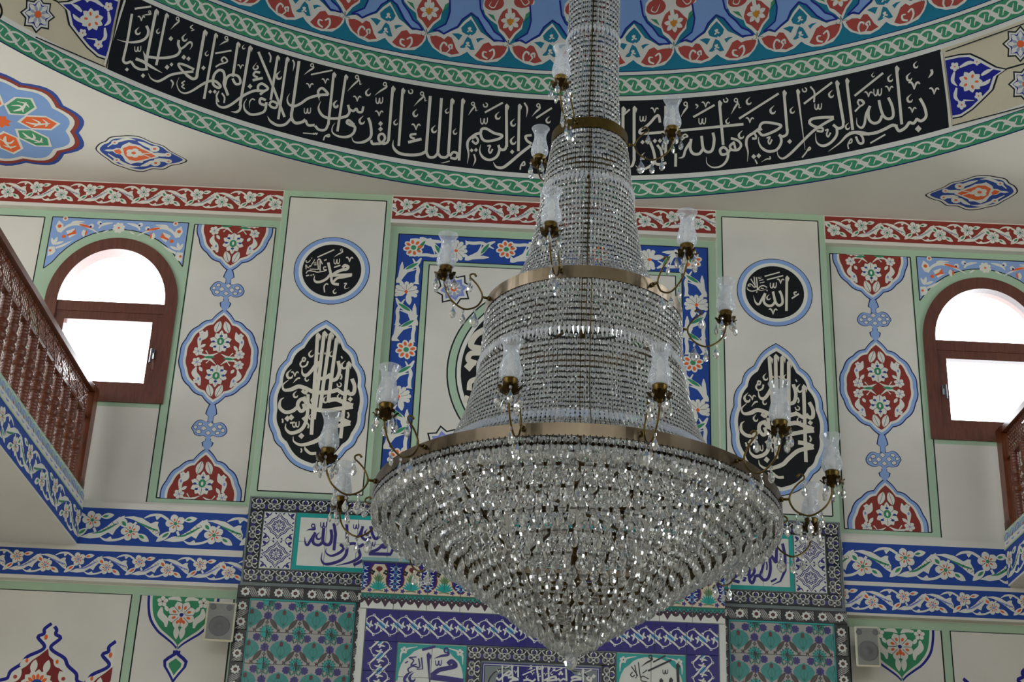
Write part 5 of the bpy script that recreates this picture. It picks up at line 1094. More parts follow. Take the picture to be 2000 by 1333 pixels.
def d_navy(P, corner=0):    # 0.2 square: white lines and braid along x
    P.z(1)
    P.pen([(-.1, .084), (.1, .084)], .005, 't_white', smooth=False); P.pen([(-.1, -.084), (.1, -.084)], .005, 't_white', smooth=False)
    for k in range(-2, 3):
        for f in (1, -1):
            T = lambda x, z: (k*.1+x*f+.0, z*f*1.2)
            P.z(1); P.pen([T(*p) for p in [(-.052, .050), (-.02, .026), (.014, .004), (.03, -.014)]], .0125, 't_white', .6, .9); P.pen([T(*p) for p in [(-.098, .012), (-.09, .036), (-.066, .047), (-.05, .046)]], .005, 't_white'); P.disc(*T(-.052, .052), .008, 't_white', n=10)
            P.z(2); P.pen([T(*p) for p in [(-.012, .016), (.022, -.008)]], .008, 't_sky', smooth=False); P.disc(*T(-.052, .052), .0042, 't_navy', n=8); P.pen([T(*p) for p in [(.036, .024), (.03, .004), (.046, -.006)]], .012, 't_white', .3, .8); P.disc(*T(.0, -.03), .006, 't_white', n=8)
T_iz = make_tile('floral_tile', .2, .2, 't_ground', d_iznik)
T_ru = make_tile('curl_border_tile', .2, .086, 't_dark', d_rumi); T_fb = make_tile('flower_border_tile', .2, .086, 't_dark', d_flowerband); T_st = make_tile('star_tile', .2, .2, 't_white', d_star)
T_fr = make_tile('frieze_tile', .2, .2, 't_sand', d_frieze); T_fg = make_tile('fringe_tile', .2, .1, 't_white', d_fringe); T_nv = make_tile('navy_tile', .2, .2, 't_navy', d_navy)
T_pw = make_tile('plain_tile', .2, .2, 't_white'); T_te = make_tile('edge_tile', .2, .022, 't_edge')
def run(me, name, x0, x1, z0, z1, y, L=.2, vertical=False):
    """row of tiles from one end of a strip to the other, stretched a little to fit"""
    if not vertical:
        n = max(1, round((x1-x0)/L)); l = (x1-x0)/n
        for i in range(n): o = put(me, name, x0+(i+.5)*l, y, (z0+z1)/2); o.scale = (l/L, 1, 1)
    else:
        n = max(1, round((z1-z0)/L)); l = (z1-z0)/n
        for i in range(n): o = put(me, name, (x0+x1)/2, y, z0+(i+.5)*l, pi/2); o.scale = (l/L, 1, 1)
# upper band
XU = abs(ux(494.7, 973, YU)[0]); ZU1 = ux(494.7, 973, YU)[1]; ZU0 = ux(476, 1137, YU)[1]; XU = 1.885
body(-XU-.012, XU+.012, ZU0-.02, ZU1+.012, YU)
run(T_ru, 'curl_border_tile', -XU, XU, ZU1-.086, ZU1, YU); run(T_ru, 'curl_border_tile', -XU, XU, ZU0, ZU0+.086, YU)
for s in (-1, 1): run(T_ru, 'curl_border_tile', s*XU-.043*(1+s), s*XU+.043*(1-s), ZU0+.086, ZU1-.086, YU, vertical=True)
zi0, zi1 = ZU0+.092, ZU1-.092; hs = (zi1-zi0)/2
for s in (-1, 1):
    for k in range(2): o = put(T_st, 'star_tile', s*(XU-.092-.1), YU, zi0+hs*(k+.5)); o.scale = (1, 1, hs/.2)
xp = XU-.092-.2-.006; n = round(2*xp/.2); l = 2*xp/n
for i in range(n):
    for k in range(2): o = put(T_pw, 'plain_tile', -xp+(i+.5)*l, YU, zi0+hs*(k+.5)); o.scale = (l/.2, 1, hs/.2)
P = Paint(lambda x, z, h: mx(x, YU-TH-h, z)); P.z(0)
for r in ((-xp, xp, zi1-.028, zi1), (-xp, xp, zi0, zi0+.028), (-xp, -xp+.028, zi0, zi1), (xp-.028, xp, zi0, zi1)): P.poly(rect(*r), 't_turq')
P.build('turquoise_frame', mih)
TX1 = """s40 1176,498 1186,600 1160,690 1100,692 1070,640 1082,478;s38 1080,650 1020,702 950,680 944,610 972,536;s34> 962,556 910,640 870,702 840,670 834,596;d1.2 945,455 854,512;w.9 1080,440;l40 1215,418 1236,560 1214,772;s40> 1382,428 1386,750 1340,870 1230,930 1100,950 1050,890 1062,796;
s38> 1404,690 1330,716 1296,690 1340,740 1290,800 1180,842 1110,800 1116,738;s38 1400,690 1480,682 1540,722 1604,690;s40> 1530,750 1552,850 1450,920 1238,972;s40 1610,888 1520,940 1468,962;s40 1690,456 1720,570 1760,622 1812,580;s36 1700,600 1620,632 1570,570 1592,456;s30> 1580,490 1530,590 1488,622;
s40 1668,802 1780,760 1850,700 1892,700 1880,732 1830,720;l44 1668,815 1950,822 1990,742;c1 1010,590;c.9 1640,540;w.8 1505,462;w.8 1715,690"""
TX2 = """l40> 988,348 1022,500 1022,700 960,840 846,892;s40 912,400 906,560 900,590 825,498 832,680 800,802 740,822 690,772 640,768;s38 640,760 600,862 560,820 560,700 600,648 622,720 568,792;s34 592,668 730,560 732,660 690,772;s20 778,588 788,640 782,694;s40 402,760 340,820 432,852;l28 838,846 912,808;s22 478,792 512,800 474,832 512,832;s24 960,470 970,540;s40 540,650 525,770"""
P = Paint(lambda x, y, h: on_wall(x, y, YU-TH-h)-M0, base=.0012); P.z(0); script(P, TX1, 470, 960, .15, 't_purple'); P.build('tile_writing', mih, label='purple writing on the white tile plate')
P = Paint(lambda x, y, h: on_wall(x, y, YU-TH-h)-M0, base=.0012); P.z(0); script(P, TX2, 1380, 1010, .15, 't_purple'); P.build('tile_writing', mih, label='purple writing on the white tile plate')
# side panels
ZS1 = ux(466.7, 1143, YS)[1]; ZLOW = 2.1
XS0 = 1.905; XS1 = abs(ux(722, 1182, YS)[0])
for s in (-1, 1):
    a, b = sorted((s*XS0, s*XS1)); body(min(a, s*1.0), max(b, s*1.0), ZF, ZS1+.004, YS)
    run(T_fb, 'flower_border_tile', a, b, ZS1-.086, ZS1, YS)
    for c in (a, b-.086): run(T_fb, 'flower_border_tile', c, c+.086, ZLOW, ZS1-.086, YS, vertical=True)
    x0, x1, zt = a+.092, b-.092, ZS1-.096
    for r in ((x0-.006, x1+.006, zt, zt+.010), (x0-.006, x0, ZLOW, zt), (x1, x1+.006, ZLOW, zt)):
        mb = MB(); mb.box(mx(r[0], YS-.010, r[2]), mx(r[1], YS, r[3])); mb.build('turquoise_frame', ['t_turq'], mih)
    first = x0+.015 if s < 0 else x0+.05; k = -1
    for i in range(-1, 6):
        cx = first+i*.2; lo, hi = max(cx-.1, x0), min(cx+.1, x1)
        if hi-lo < .02: continue
        cl = (lo-cx, hi-cx, -.1, .1); me = T_iz if hi-lo > .199 else make_tile('floral_tile_cut_%d_%d' % (s, i), .2, .2, 't_ground', d_iznik, cl)
        for j in range(6): put(me, 'floral_tile', cx, YS, zt-.1-.2*j)
# centre block
ZC1 = ux(715, 1097, YC_)[1]; XC1 = abs(ux(714, 1100, YC_)[0]); XC1 = (XC1+ux(1419, 1133, YC_)[0])/2
body(-XC1, XC1, ZF, ZC1, YC_)
mb = MB(); mb.box(mx(-XC1-.01, YC_-.02, ZC1), mx(XC1+.01, 12.0, ZC1+.022)); mb.build('cornice', ['t_edge'], mih)
run(T_fr, 'frieze_tile', -XC1, XC1, ZC1-.205, ZC1-.005, YC_); z1 = ZC1-.205; run(T_fg, 'fringe_tile', -XC1, XC1, z1-.1, z1, YC_); z2 = z1-.103
xn = XC1-.045
run(T_nv, 'navy_tile', -xn, xn, z2-.2, z2, YC_)
for s in (-1, 1):
    run(T_nv, 'navy_tile', s*xn-.1*(1+s), s*xn+.1*(1-s), ZLOW, z2-.2, YC_, vertical=True)
    mb = MB(); mb.box(mx(min(s*XC1, s*(XC1-.04)), YC_-.006, ZLOW), mx(max(s*XC1, s*(XC1-.04)), YC_, z2)); mb.build('edge_strip', ['t_white'], mih)
z3 = z2-.206
xi = xn-.206; wr = .42
for s in (-1, 1):
    a, b = (-xi, -xi+wr) if s < 0 else (xi-wr, xi)
    for i in range(2):
        for j in range(3): o = put(T_pw, 'plain_tile', a+(i+.5)*wr/2, YC_, z3-(j+.5)*.21); o.scale = (wr/.4, 1, 1.05)
    P = Paint(lambda x, z, h: mx(x, YC_-TH-h, z)); cx = (a+b)/2
    arch = [(cx+(wr/2-.012)*cos(pi*i/16)*(1 if i not in (4, 12) else .93), z3-.235+.215*sin(pi*i/16)**.8) for i in range(17)]
    P.z(0)
    for q in (0, 1):
        half = arch[:9] if q == 0 else arch[8:]
        P.poly([((b if q == 0 else a), z3-.235)]+[p for p in (half if q == 0 else half[::-1])]+[(cx, z3-.004), ((b if q == 0 else a), z3-.004)], 't_turq')
    for q in (-1, 1):
        P.z(1); P.pen([(cx+q*.19, z3-.12), (cx+q*.185, z3-.06), (cx+q*.15, z3-.035), (cx+q*.09, z3-.02)], .012, 't_white', .3, .3); P.flower(cx+q*.17, z3-.045, .022, 't_white', 't_dark', n=5)
    P.build('turquoise_spandrel', mih)
    P = Paint(lambda x, y, h: on_wall(x, y, YC_-TH-h)-M0, base=.0016); P.z(0)
    if s < 0: script(P, "l26 655,1002 792,968;l34b> 718,1050 732,1360;d1.2 905,1010 778,1092;w.7 826,1138;s46 750,1268 830,1210 920,1190 1000,1166 960,1120 920,1150;s60 745,1282 900,1300 1080,1330;s30> 620,1400 480,1330 500,1260 560,1220;c1 550,1290;s14 520,1080 570,1110 540,1160 600,1150;s14 480,1140 510,1120;s14 620,1090 630,1180 560,1170 510,1200 520,1230;l14 650,1080 660,1200 600,1200;l12 530,1080 600,1075", 700, 1080, .18975, 't_purple')
    else: script(P, "l22 552,1050 726,958;l28 480,1174 812,1018;d1.2 512,975 380,1116;w.8 725,1190;l40b 896,1085 910,1360;l36b 660,1300 650,1400;l36b 800,1290 790,1400;l14 240,1110 330,1240 300,1280;l14 340,1050 370,1270;l14 290,1090 320,1250;s14 490,1290 400,1250 380,1310 460,1330;s14 260,1190 230,1230 260,1260 290,1230;l14 400,1210 466,1160", 1200, 1150, .13728, 't_dark')
    P.build('tile_writing', mih)
xr_ = xi-wr-.006
run(T_ru, 'curl_border_tile', -xr_, xr_, z3-.086, z3, YC_)
for s in (-1, 1): run(T_ru, 'curl_border_tile', s*xr_-.043*(1+s), s*xr_+.043*(1-s), ZLOW, z3-.086, YC_, vertical=True)
xq = xr_-.092; n = round(2*xq/.2); l = 2*xq/n; T_np = make_tile('navy_plain_tile', .2, .2, 't_navy')
for i in range(n):
    for j in range(2): o = put(T_np, 'navy_tile', -xq+(i+.5)*l, YC_, z3-.098-.2*(j+.5)); o.scale = (l/.2, 1, 1)
P = Paint(lambda x, z, h: mx(x, YC_-TH-h, z)); zt = z3-.098; P.z(0)
P.pen([(-xq+.012, zt-.4), (-xq+.012, zt-.012), (xq-.012, zt-.012), (xq-.012, zt-.4)], .006, 't_white', smooth=False)
for s in (-1, 1):
    P.poly([(s*(xq-.02), zt-.02), (s*(xq-.19), zt-.02), (s*(xq-.16), zt-.05), (s*(xq-.1), zt-.07), (s*(xq-.085), zt-.13), (s*(xq-.055), zt-.17), (s*(xq-.02), zt-.30)], 't_grout')
    P.z(1); P.pen([(s*(xq-.035), zt-.2), (s*(xq-.05), zt-.1), (s*(xq-.1), zt-.045), (s*(xq-.17), zt-.03)], .008, 't_dark'); P.z(0)
P.build('white_frame', mih)
P = Paint(lambda x, y, h: on_wall(x, y, YC_-TH-h)-M0, base=.0016); P.z(0)
script(P, "l16b 205,810 212,1080;s26 130,960 170,990 240,920 300,880 320,900 290,930 240,930;l22b 330,810 345,980;l22 412,820 414,960;s30 280,960 340,960 410,990;s30> 420,985 330,1000 270,1060;s24 480,1000 540,990 600,1010 640,980;l24b 655,820 680,1010;l24b 725,820 735,1050;l24b 808,830 812,1000;s28 750,1000 840,960 900,950 890,990 780,1005;s24 900,1000 940,980 960,1005 1000,980 1030,990;l24 1035,850 1045,1010;s32 1100,970 1160,950 1240,975;s26> 1240,985 1120,1000 1090,1060;l24b 1255,860 1262,1020;s26 1340,950 1310,970 1340,1000 1370,960 1350,1050;q.9 1398,945;q.6 950,915;q.6 985,915;q.6 968,890;l16 470,930 635,855;d.7 580,820 540,860;d.7 690,830 660,860;l14 900,880 990,840;d.7 880,845 850,880;w.5 1215,905;l14 1280,900 1370,860;c.5 850,905;c.5 530,960;c.5 690,930;v.5 155,880;v.5 380,890;v.5 600,910;v.5 770,920;l14 240,840 300,815", 950, 1180, .15, 't_white')
P.build('tile_writing', mih, label='white writing on the navy tile panel')

# ================================================================ WALL SPEAKERS
def speaker(s):
    px = (401, 1173, 452, 1255) if s < 0 else (1671, 1221, 1726, 1305)
    yf = 11.84; a = on_wall(px[0], px[1], yf); b = on_wall(px[2], px[3], yf); cx = (a.x+b.x)/2; cz = (a.z+b.z)/2; w_, h_ = abs(b.x-a.x)*.97, abs(a.z-b.z)*.98
    sp = thing('wall_speaker', 'cream loudspeaker with grey mesh front mounted on the wall beside the tiles', 'speaker', (cx, 12.0, cz), 'wall speakers')
    sp.rotation_euler = (0, 0, s*-.06)
    bm = bmesh.new(); bmesh.ops.create_cube(bm, size=1)
    for v in bm.verts:
        k = 1.0 if v.co.y < 0 else .72; v.co = Vector((v.co.x*w_*k, yf-12.0+.008+(.13 if v.co.y > 0 else 0), v.co.z*h_*k))
    bmesh.ops.bevel(bm, geom=list(bm.edges), offset=.010, segments=3, affect='EDGES', profile=.6)
    me = bpy.data.meshes.new('cabinet'); bm.to_mesh(me); bm.free(); me.materials.append(MATS['speaker_shell']); link('cabinet', me, sp)
    y0 = yf-12.0+.008
    mb = MB(); mb.box((-w_/2+.014, y0-.006, -h_/2+.014), (w_/2-.014, y0+.004, h_/2-.014)); mb.build('grille', ['speaker_mesh'], sp)
    R_ = Matrix.Translation((0, y0-.006, -.03)) @ Matrix.Rotation(pi/2, 4, 'X')
    mb = MB(); mb.lathe([(.064, 0), (.062, .004), (.05, .0015), (.022, .0005), (.018, .004), (.008, .007), (.001, .008)], 28, mat=R_, cap=False); mb.build('woofer', ['speaker_cone'], sp, smooth=True)
    for q in (-1, 1):
        mb = MB(); mb.lathe([(.019, 0), (.018, .003), (.012, .001), (.001, .003)], 18, mat=Matrix.Translation((q*.05, y0-.006, .088)) @ Matrix.Rotation(pi/2, 4, 'X'), cap=False); mb.build('tweeter', ['speaker_cone'], sp, smooth=True)
    mb = MB(); mb.box((-.02, y0+.12, -.02), (.02, .055, .02)); mb.box((-.04, .04, -.05), (.04, .049, .05)); mb.build('bracket', ['wire'], sp)
speaker(-1); speaker(1)
# ================================================================ CHANDELIER
ch = thing('crystal_chandelier', 'huge tiered brass and crystal chandelier with glass hurricane shades', 'chandelier', (-.064, 7.297, 1.472)); ch.rotation_euler = (0, radians(.8), 0)
Z0 = 1.472
def interp(prof, f):
    """point at fraction f of a polyline of (r, z) by length"""
    L_ = [0]
    for a, b in zip(prof, prof[1:]): L_.append(L_[-1]+math.hypot(b[0]-a[0], b[1]-a[1]))
    t = f*L_[-1]
    for i in range(len(prof)-1):
        if t <= L_[i+1] or i == len(prof)-2:
            k = (t-L_[i])/(L_[i+1]-L_[i]); return prof[i][0]+(prof[i+1][0]-prof[i][0])*k, prof[i][1]+(prof[i+1][1]-prof[i][1])*k
def plen(prof): return sum(math.hypot(b[0]-a[0], b[1]-a[1]) for a, b in zip(prof, prof[1:]))
def smooth_prof(p): return [(v.x, v.y) for v in catmull([Vector((r, z)) for r, z in p], 4)]
def cyl(r, a, z): return Vector((r*sin(a), -r*cos(a), z-Z0))      # a = 0 faces the camera, grows to the right
# --- hoops and bands
def band(name, R_, z0, z1, col, t=.004, n=120):
    mb = MB(); vs = []
    for i in range(n):
        a = 2*pi*i/n
        for r, z in ((R_, z0), (R_, z1), (R_-t, z1), (R_-t, z0)): vs.append(cyl(r, a, z))
    mb.add(vs, [(4*i+k, 4*i+(k+1) % 4, 4*((i+1) % n)+(k+1) % 4, 4*((i+1) % n)+k) for i in range(n) for k in range(4)]); return mb.build(name, [col], ch, smooth=False)
R1, R2, R3 = .147, .361, .7025
band('ring', R1, 3.515, 3.561, 'brass'); band('ring', R2, 2.752, 2.800, 'steel_band'); band('ring', R3, 2.012, 2.055, 'steel_band')
mb = MB(); mb.lathe([(.012, 1.60-Z0), (.012, 11.08-Z0)], 10); mb.build('stem', ['dark_brass'], ch)
# bead and link shapes
BW, BH, BT = .0135, .0190, .0072
def bead_geo(w=BW, h=BH, t=BT):
    o = [(-w/2, 0, -h*.32), (-w*.28, 0, -h/2), (w*.28, 0, -h/2), (w/2, 0, -h*.32), (w/2, 0, h*.32), (w*.28, 0, h/2), (-w*.28, 0, h/2), (-w/2, 0, h*.32)]
    i_ = lambda s: [(-w*.24, s*t/2, -h*.26), (w*.24, s*t/2, -h*.26), (w*.24, s*t/2, h*.26), (-w*.24, s*t/2, h*.26)]
    vs = o+i_(-1)+i_(1)
    def side(b): return [(b, b+1, b+2, b+3), (0, 1, b), (1, 2, b+1, b), (2, 3, b+1), (3, 4, b+2, b+1), (4, 5, b+2), (5, 6, b+3, b+2), (6, 7, b+3), (7, 0, b, b+3)]
    return [Vector(v) for v in vs], side(8)+side(12)
BV, BF = bead_geo()
def stamp(acc, vs, fs, M):
    n = len(acc[0]); acc[0].extend([tuple(M @ v) for v in vs]); acc[1].extend([tuple(i+n for i in f) for f in fs])
def frame(p, t, out):
    t = t.normalized(); x = t.cross(out).normalized(); y = x.cross(t)
    # local z along the string, local -y outwards
    M = Matrix((x, -(-y), t)).transposed().to_4x4(); M.translation = p; return M
LK = [Vector(v) for v in [(-.002, -.002, -.004), (.002, -.002, -.004), (.002, .002, -.004), (-.002, .002, -.004), (-.002, -.002, .004), (.002, -.002, .004), (.002, .002, .004), (-.002, .002, .004)]]
LKF = [(0, 1, 2, 3), (4, 7, 6, 5), (0, 4, 5, 1), (1, 5, 6, 2), (2, 6, 7, 3), (3, 7, 4, 0)]
SPV = [Vector(v) for v in [(0, 0, -.024), (-.0085, 0, .006), (0, -.006, .006), (.0085, 0, .006), (0, .006, .006), (0, 0, .019)]]
SPF = [(0, 1, 2), (0, 2, 3), (0, 3, 4), (0, 4, 1), (5, 2, 1), (5, 3, 2), (5, 4, 3), (5, 1, 4)]
rnd = random.Random(3)
def tier(prof, rows, cols_f, spear_z, name):
    """rows of pressed crystal beads strung down a draped surface; denser rows where the skirt widens"""
    prof = smooth_prof(prof); N = int(plen(prof)/rows); beads = ([], []); links = ([], []); spears = []
    for j in range(N):
        f = (j+.5)/N; r, z = interp(prof, f); r0, z0_ = interp(prof, max(0, f-.01)); r1, z1_ = interp(prof, min(1, f+.01))
        row_spear = any(abs(z-zz) < rows*.75 for zz in spear_z); n = cols_f(f)
        k = n/(2*pi*r)*BW*1.13
        for i in range(n):
            a = 2*pi*(i+.5*(j % 2)*0)/n+rnd.uniform(-.006, .006)*.3/r*.3
            tv = cyl(r0, a, z0_)-cyl(r1, a, z1_); out = Vector((sin(a), -cos(a), 0)); p = cyl(r, a, z+rnd.uniform(-.0012, .0012))
            if abs(a) < 0: continue
            M = frame(p, tv, out) @ Matrix.Rotation(rnd.uniform(-.28, .28), 4, 'Z') @ Matrix.Rotation(rnd.uniform(-.05, .05), 4, 'Y')
            if row_spear and any(abs(z-zz) < rows*.5 for zz in spear_z): spears.append(frame(p+out*.004, tv, out)); continue
            if row_spear: continue
            stamp(beads, BV, BF, M @ Matrix.Diagonal((min(1.25, 1/max(.75, k)), 1, 1, 1)))
            stamp(links, LK, LKF, frame(cyl(r, a, z)+tv.normalized()*(rows*.5), tv, out))
    o = mesh_obj('bead_strings', beads[0], beads[1], ['bead_crystal'], ch, kind='stuff', label='dense strings of pressed crystal beads'); mesh_obj('bead_links', links[0], links[1], ['wire'], ch, kind='stuff')
    return spears
T0 = [(.095, 5.49), (.096, 4.906), (.098, 4.36), (.0997, 4.09), (.1035, 3.818), (.112, 3.637), (.1215, 3.562)]
T1 = [(R1-.004, 3.515), (.155, 3.429), (.167, 3.32), (.181, 3.203), (.197, 3.094), (.220, 2.986), (.257, 2.893), (.306, 2.832), (R2-.006, 2.800)]
T2 = [(R2-.004, 2.752), (.3605, 2.624), (.372, 2.516), (.389, 2.426), (.413, 2.335), (.450, 2.245), (.508, 2.160), (.590, 2.095), (R3-.008, 2.055)]
SP = []
SP += tier(T0, .0240, lambda f: 38, [4.009], 't0'); SP += tier(T1, .0238, lambda f: int(54+76*f**1.4), [3.293], 't1'); SP += tier(T2, .0238, lambda f: int(134+110*f**1.6), [2.5375, 2.18], 't2')
# the spear-shaped prisms: visible front ones as parts, the rest joined
def place_many(name, mats_list, vs, fs, material_, limit, label, key):
    order = sorted(range(len(mats_list)), key=lambda i: key(mats_list[i])); me = None; rest = ([], [])
    for q, i in enumerate(order):
        if q < limit:
            if me is None: o = mesh_obj(name, vs, fs, [material_], ch, label=label); me = o.data
            else: o = link(name, me, ch, label=label)
            o.matrix_local = mats_list[i]
        else: stamp(rest, vs, fs, mats_list[i])
    if rest[0]: mesh_obj(name+'s', rest[0], rest[1], [material_], ch, kind='stuff')
place_many('crystal_spear', SP, SPV, SPF, 'prism_crystal', 150, None, lambda M: M.translation.y)
# brass ribs running down the tiers
for prof, angs in ((T0, (-.10,)), (T1, (-.02, 2.1, -2.1)), (T2, (.02, 2.1, -2.1))):
    for a in angs:
        q = smooth_prof(prof); mb = MB(); mb.tube([cyl(r+.006, a, z) for r, z in q], .0019, 6); mb.build('rib', ['brass'], ch, smooth=True)
# --- pear drops
def drop_geo(L_, w, t, n=10):
    prof = [(0, 0), (.20, .05), (.40, .20), (.92, .48), (1.0, .66), (.80, .84), (.42, .95), (0, 1.0)]
    vs = [Vector((0, 0, 0))]; fs = []
    for r, z in prof[1:-1]: vs += [Vector((r*w/2*cos(2*pi*i/n+.31), r*t/2*sin(2*pi*i/n+.31), -z*L_)) for i in range(n)]
    vs.append(Vector((0, 0, -L_))); m = len(prof)-2
    for i in range(n):
        j = (i+1) % n; fs.append((0, 1+j, 1+i)); fs.append((len(vs)-1, 1+(m-1)*n+i, 1+(m-1)*n+j))
        for k in range(m-1): fs.append((1+k*n+i, 1+k*n+j, 1+(k+1)*n+j, 1+(k+1)*n+i))
    return vs, fs
DV, DF = drop_geo(.052, .031, .018)
HO = [(R3-.006, 2.012), (.665, 2.002), (.60, 1.960), (.53, 1.914), (.46, 1.868), (.39, 1.818), (.32, 1.766), (.25, 1.716), (.18, 1.666), (.115, 1.620), (.055, 1.582)]
DR_M = []
hoopw = ([], [])
for i, (r, z) in enumerate(HO):
    if i > 0: band('hoop', r-.006, z-.003, z+.009, 'dark_brass', .003, 72)
small = ([], [])
# short bead fringe under the big ring
for j in range(2):
    n = 232
    for i in range(n):
        a = 2*pi*i/n; p = cyl(R3-.002, a, 1.998-j*.024); out = Vector((sin(a), -cos(a), 0))
        stamp(small, BV, BF, frame(p, Vector((0, 0, 1)), out) @ Matrix.Rotation(rnd.uniform(-.4, .4), 4, 'Z')); stamp(hoopw, LK, LKF, frame(p+Vector((0, 0, .014)), Vector((0, 0, 1)), out))
mesh_obj('bead_fringe', small[0], small[1], ['bead_crystal'], ch, kind='stuff')
for i in range(len(HO)):
    r, z = HO[i]
    r2, z2 = HO[i+1] if i+1 < len(HO) else (.02, 1.565)
    nrow = 2
    n = max(7, int(2*pi*r/.0385))
    for j in range(nrow):
        f = j/nrow; rr = r+(r2-r)*f; zz = z-.004+(z2-z)*f - (.018 if i == 0 else 0)
        if i == 0 and j == 1: continue
        for k in range(n):
            a = 2*pi*(k+.5*((i+j) % 2))/n+rnd.uniform(-.01, .01)
            out = Vector((sin(a), -cos(a), 0)); lean = .10+.30*rnd.random()
            up = (Vector((0, 0, 1))+out*lean*.8).normalized()
            p = cyl(rr, a, zz+rnd.uniform(-.004, .004))
            M = frame(p, up, out) @ Matrix.Rotation(rnd.uniform(-.6, .6), 4, 'Z'); DR_M.append(M)
            stamp(hoopw, LK, LKF, frame(p+Vector((0, 0, .004)), up, out))
mesh_obj('drop_links', hoopw[0], hoopw[1], ['wire'], ch, kind='stuff')
place_many('crystal_drop', DR_M, DV, DF, 'crystal', 300, None, lambda M: M.translation.y+.35*abs(M.translation.x))
# tip
v_, f_ = drop_geo(.085, .046, .030, 12); mesh_obj('finial_drop', [v+Vector((0, 0, .083)) for v in v_], f_, ['crystal'], ch)
mb = MB(); mb.tube([(0, 0, .07), (0, 0, .15)], .003); mb.build('finial_pin', ['dark_brass'], ch)
# inner spokes holding the hoops
for k in range(6):
    a = 2*pi*k/6+.3; mb = MB(); mb.tube([cyl(.012, a, 2.035), cyl(R3-.01, a, 2.035)], .006, 6); mb.tube([cyl(R3-.02, a, 2.02)]+[cyl(r-.012, a, z) for r, z in HO[1:]], .0045, 6); mb.build('spoke', ['dark_brass'], ch)
for k in range(4):
    a = 2*pi*k/4+.5; mb = MB(); mb.tube([cyl(.012, a, 2.776), cyl(R2-.006, a, 2.776)], .005, 6); mb.build('spoke', ['dark_brass'], ch)
# bulbs inside the bowl
for k in range(6):
    a = 2*pi*k/6; mb = MB(); mb.lathe([(.012, 0), (.013, .05), (.026, .085), (.03, .11), (.022, .135), (.004, .145)], 12, mat=Matrix.Translation(cyl(.27, a, 1.86))); mb.build('bulb', ['candle_sleeve'], ch, smooth=True)
# --- arms with hurricane shades
ARM = [(.0, .0), (.029, .002), (.032, -.014), (.049, -.042), (.082, -.061), (.110, -.061), (.143, -.042), (.165, -.017), (.178, .017), (.180, .040)]
SCR = [(.029, .002), (.032, .017), (.049, .045), (.068, .064), (.081, .074), (.082, .086), (.068, .093), (.058, .084)]
SHADE = [(.021, .092), (.030, .100), (.0365, .114), (.037, .128), (.033, .150), (.0275, .172), (.0255, .190), (.027, .207), (.032, .222), (.0385, .235)]
V3 = lambda q: Vector((q[0], 0, q[1]))
mb = MB(); mb.tube(catmull([V3(p) for p in ARM[1:]], 4), .0036, 8); mb.tube(catmull([V3(p) for p in SCR], 4), [.0034]*25+[.0045]*4, 8); mb.tube([V3((0, .002)), V3((.031, .002))], .005, 8); mb.tube([V3((-.002, .002)), V3((.008, .002))], .009, 10)
A_ = bpy.data.meshes.new('arm'); A_.from_pydata(mb.v, [], mb.f); A_.materials.append(MATS['brass']); A_.polygons.foreach_set('use_smooth', [True]*len(A_.polygons))
C_ = Matrix.Translation((.18, 0, 0))
def part_mesh(name, mb, col, smooth=True):
    me = bpy.data.meshes.new(name); me.from_pydata(mb.v, [], mb.f); me.materials.append(MATS[col])
    if smooth: me.polygons.foreach_set('use_smooth', [True]*len(me.polygons))
    return me
mb = MB(); mb.lathe([(.006, .036), (.012, .046), (.017, .056), (.022, .066), (.0235, .070), (.0235, .090), (.026, .093), (.0255, .097), (.021, .097)], 20); cup = part_mesh('candle_cup', mb, 'brass')
mb = MB()
for k in range(8):        # petalled drip pan
    a = 2*pi*k/8; d = Vector((cos(a), sin(a), 0)); e = Vector((-d.y, d.x, 0)); u = Vector((0, 0, 1))
    vs = []
    for r, z, w in ((.008, .046, .004), (.020, .050, .011), (.031, .056, .013), (.039, .064, .009), (.044, .067, .002)): vs += [d*r-e*w+u*z, d*r+u*(z-.003), d*r+e*w+u*z]
    mb.add(vs, [(3*i+j, 3*i+j+1, 3*i+j+4, 3*i+j+3) for i in range(4) for j in range(2)])
    vs2 = [v*Vector((.72, .72, 1)) if False else Vector((v.x*.72, v.y*.72, v.z+.010)) for v in vs]; R_ = Matrix.Rotation(pi/8, 4, 'Z'); mb.add([R_ @ v for v in vs2], [(3*i+j, 3*i+j+1, 3*i+j+4, 3*i+j+3) for i in range(4) for j in range(2)])
pan = part_mesh('drip_pan', mb, 'dark_brass', False)
mb = MB(); sh = smooth_prof(SHADE); t = .0014
mb.lathe(sh+[(r-t, z) for r, z in reversed(sh)], 28, cap=False)
shade = part_mesh('glass_shade', mb, 'shade_glass')
mb = MB(); mb.lathe([(.010, .09), (.0125, .10), (.0125, .145), (.009, .152), (.013, .165), (.011, .185), (.003, .198)], 14); candle = part_mesh('candle', mb, 'candle_sleeve')
dv, df = drop_geo(.048, .024, .015, 8); pd = bpy.data.meshes.new('pendant'); mb = MB(); mb.add([v-Vector((0, 0, .016)) for v in dv], df); b_, bf = bead_geo(.010, .014, .007); mb.add([v-Vector((0, 0, .008)) for v in b_], bf)
pd = part_mesh('pendant', mb, 'crystal', False)
dv, df = drop_geo(.062, .036, .024, 10); mb = MB(); mb.add([v-Vector((0, 0, .018)) for v in dv], df); mb.add([v-Vector((0, 0, .009)) for v in b_], bf); pdl = part_mesh('pendant_large', mb, 'crystal', False)
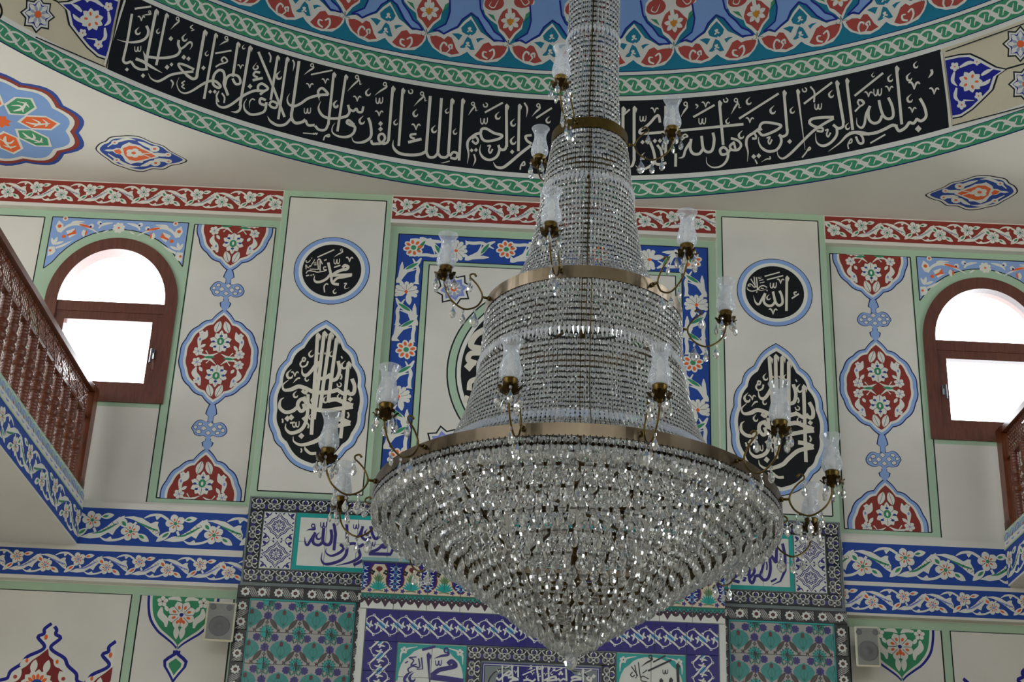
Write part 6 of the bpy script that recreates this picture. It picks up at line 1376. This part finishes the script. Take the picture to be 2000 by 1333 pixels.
def add_arm(R_, z, deg):
    a = radians(deg); M = Matrix.Translation(cyl(R_, a, z)) @ Matrix.Rotation(a-pi/2, 4, 'Z') @ Matrix.Diagonal((.95, .95, .95, 1))
    arm = link('arm', A_, ch, mat=M)
    for me, nm in ((cup, 'candle_cup'), (pan, 'drip_pan'), (shade, 'glass_shade'), (candle, 'candle')): link(nm, me, arm, mat=C_)
    for k in range(5):
        t = 2*pi*k/5+rnd.random()*.4; link('pendant', pd, arm, mat=C_ @ Matrix.Translation((.037*cos(t), .037*sin(t), .060)) @ Matrix.Rotation(rnd.uniform(0, 3), 4, 'Z'))
    for r, zz in ((.082, .074), (.140, -.048), (.100, -.066)): link('pendant', pd, arm, mat=Matrix.Translation((r, 0, zz)) @ Matrix.Rotation(rnd.uniform(-.6, .6), 4, 'Z'))
    link('pendant', pdl, arm, mat=Matrix.Translation((.055, 0, -.052)) @ Matrix.Rotation(rnd.uniform(-.6, .6), 4, 'Z'))
for dg in (-24, 90, -144): add_arm(R1, 3.538, dg)
for dg in (-72, -16, 38, 96, 160, -165): add_arm(R2, 2.776, dg)
for k in range(12): add_arm(R3, 2.034, -17+30*k)

# ================================================================ A SECOND, SMALLER HANGING LAMP AT THE EDGE OF VIEW
hp = CAM+ray(-38, 10)*((9.2-CAM.y)/ray(-38, 10).y)
hl_ = thing('hanging_lamp', 'dark wrought metal hanging lamp in front of the inscription ring', 'lamp', tuple(hp))
mb = MB(); mb.tube([(0, 0, .0), (0, 0, dome_pt(atan2(hp.x-DC.x, hp.y-DC.y), 6.2).z+3.2-hp.z)], .006); mb.build('rod', ['wire'], hl_)
mb = MB(); mb.tube([(.10*cos(2*pi*i/24), .10*sin(2*pi*i/24), -.06) for i in range(24)], .008, 6, closed=True); mb.tube([(.085*cos(2*pi*i/24), .085*sin(2*pi*i/24), .01) for i in range(24)], .006, 6, closed=True); mb.build('hoop', ['wire'], hl_)
for k in range(6):
    a = 2*pi*k/6+.2; mb = MB(); mb.tube(catmull([Vector((r*cos(a), r*sin(a), z)) for r, z in ((.006, .10), (.05, .075), (.10, .02), (.115, -.04), (.085, -.10), (.02, -.14))], 4), .006, 6); mb.build('scroll', ['wire'], hl_)
mb = MB(); mb.lathe([(.004, .02), (.03, -.01), (.045, -.06), (.03, -.11), (.004, -.13)], 14); mb.build('lamp_glass', ['shade_glass'], hl_, smooth=True)
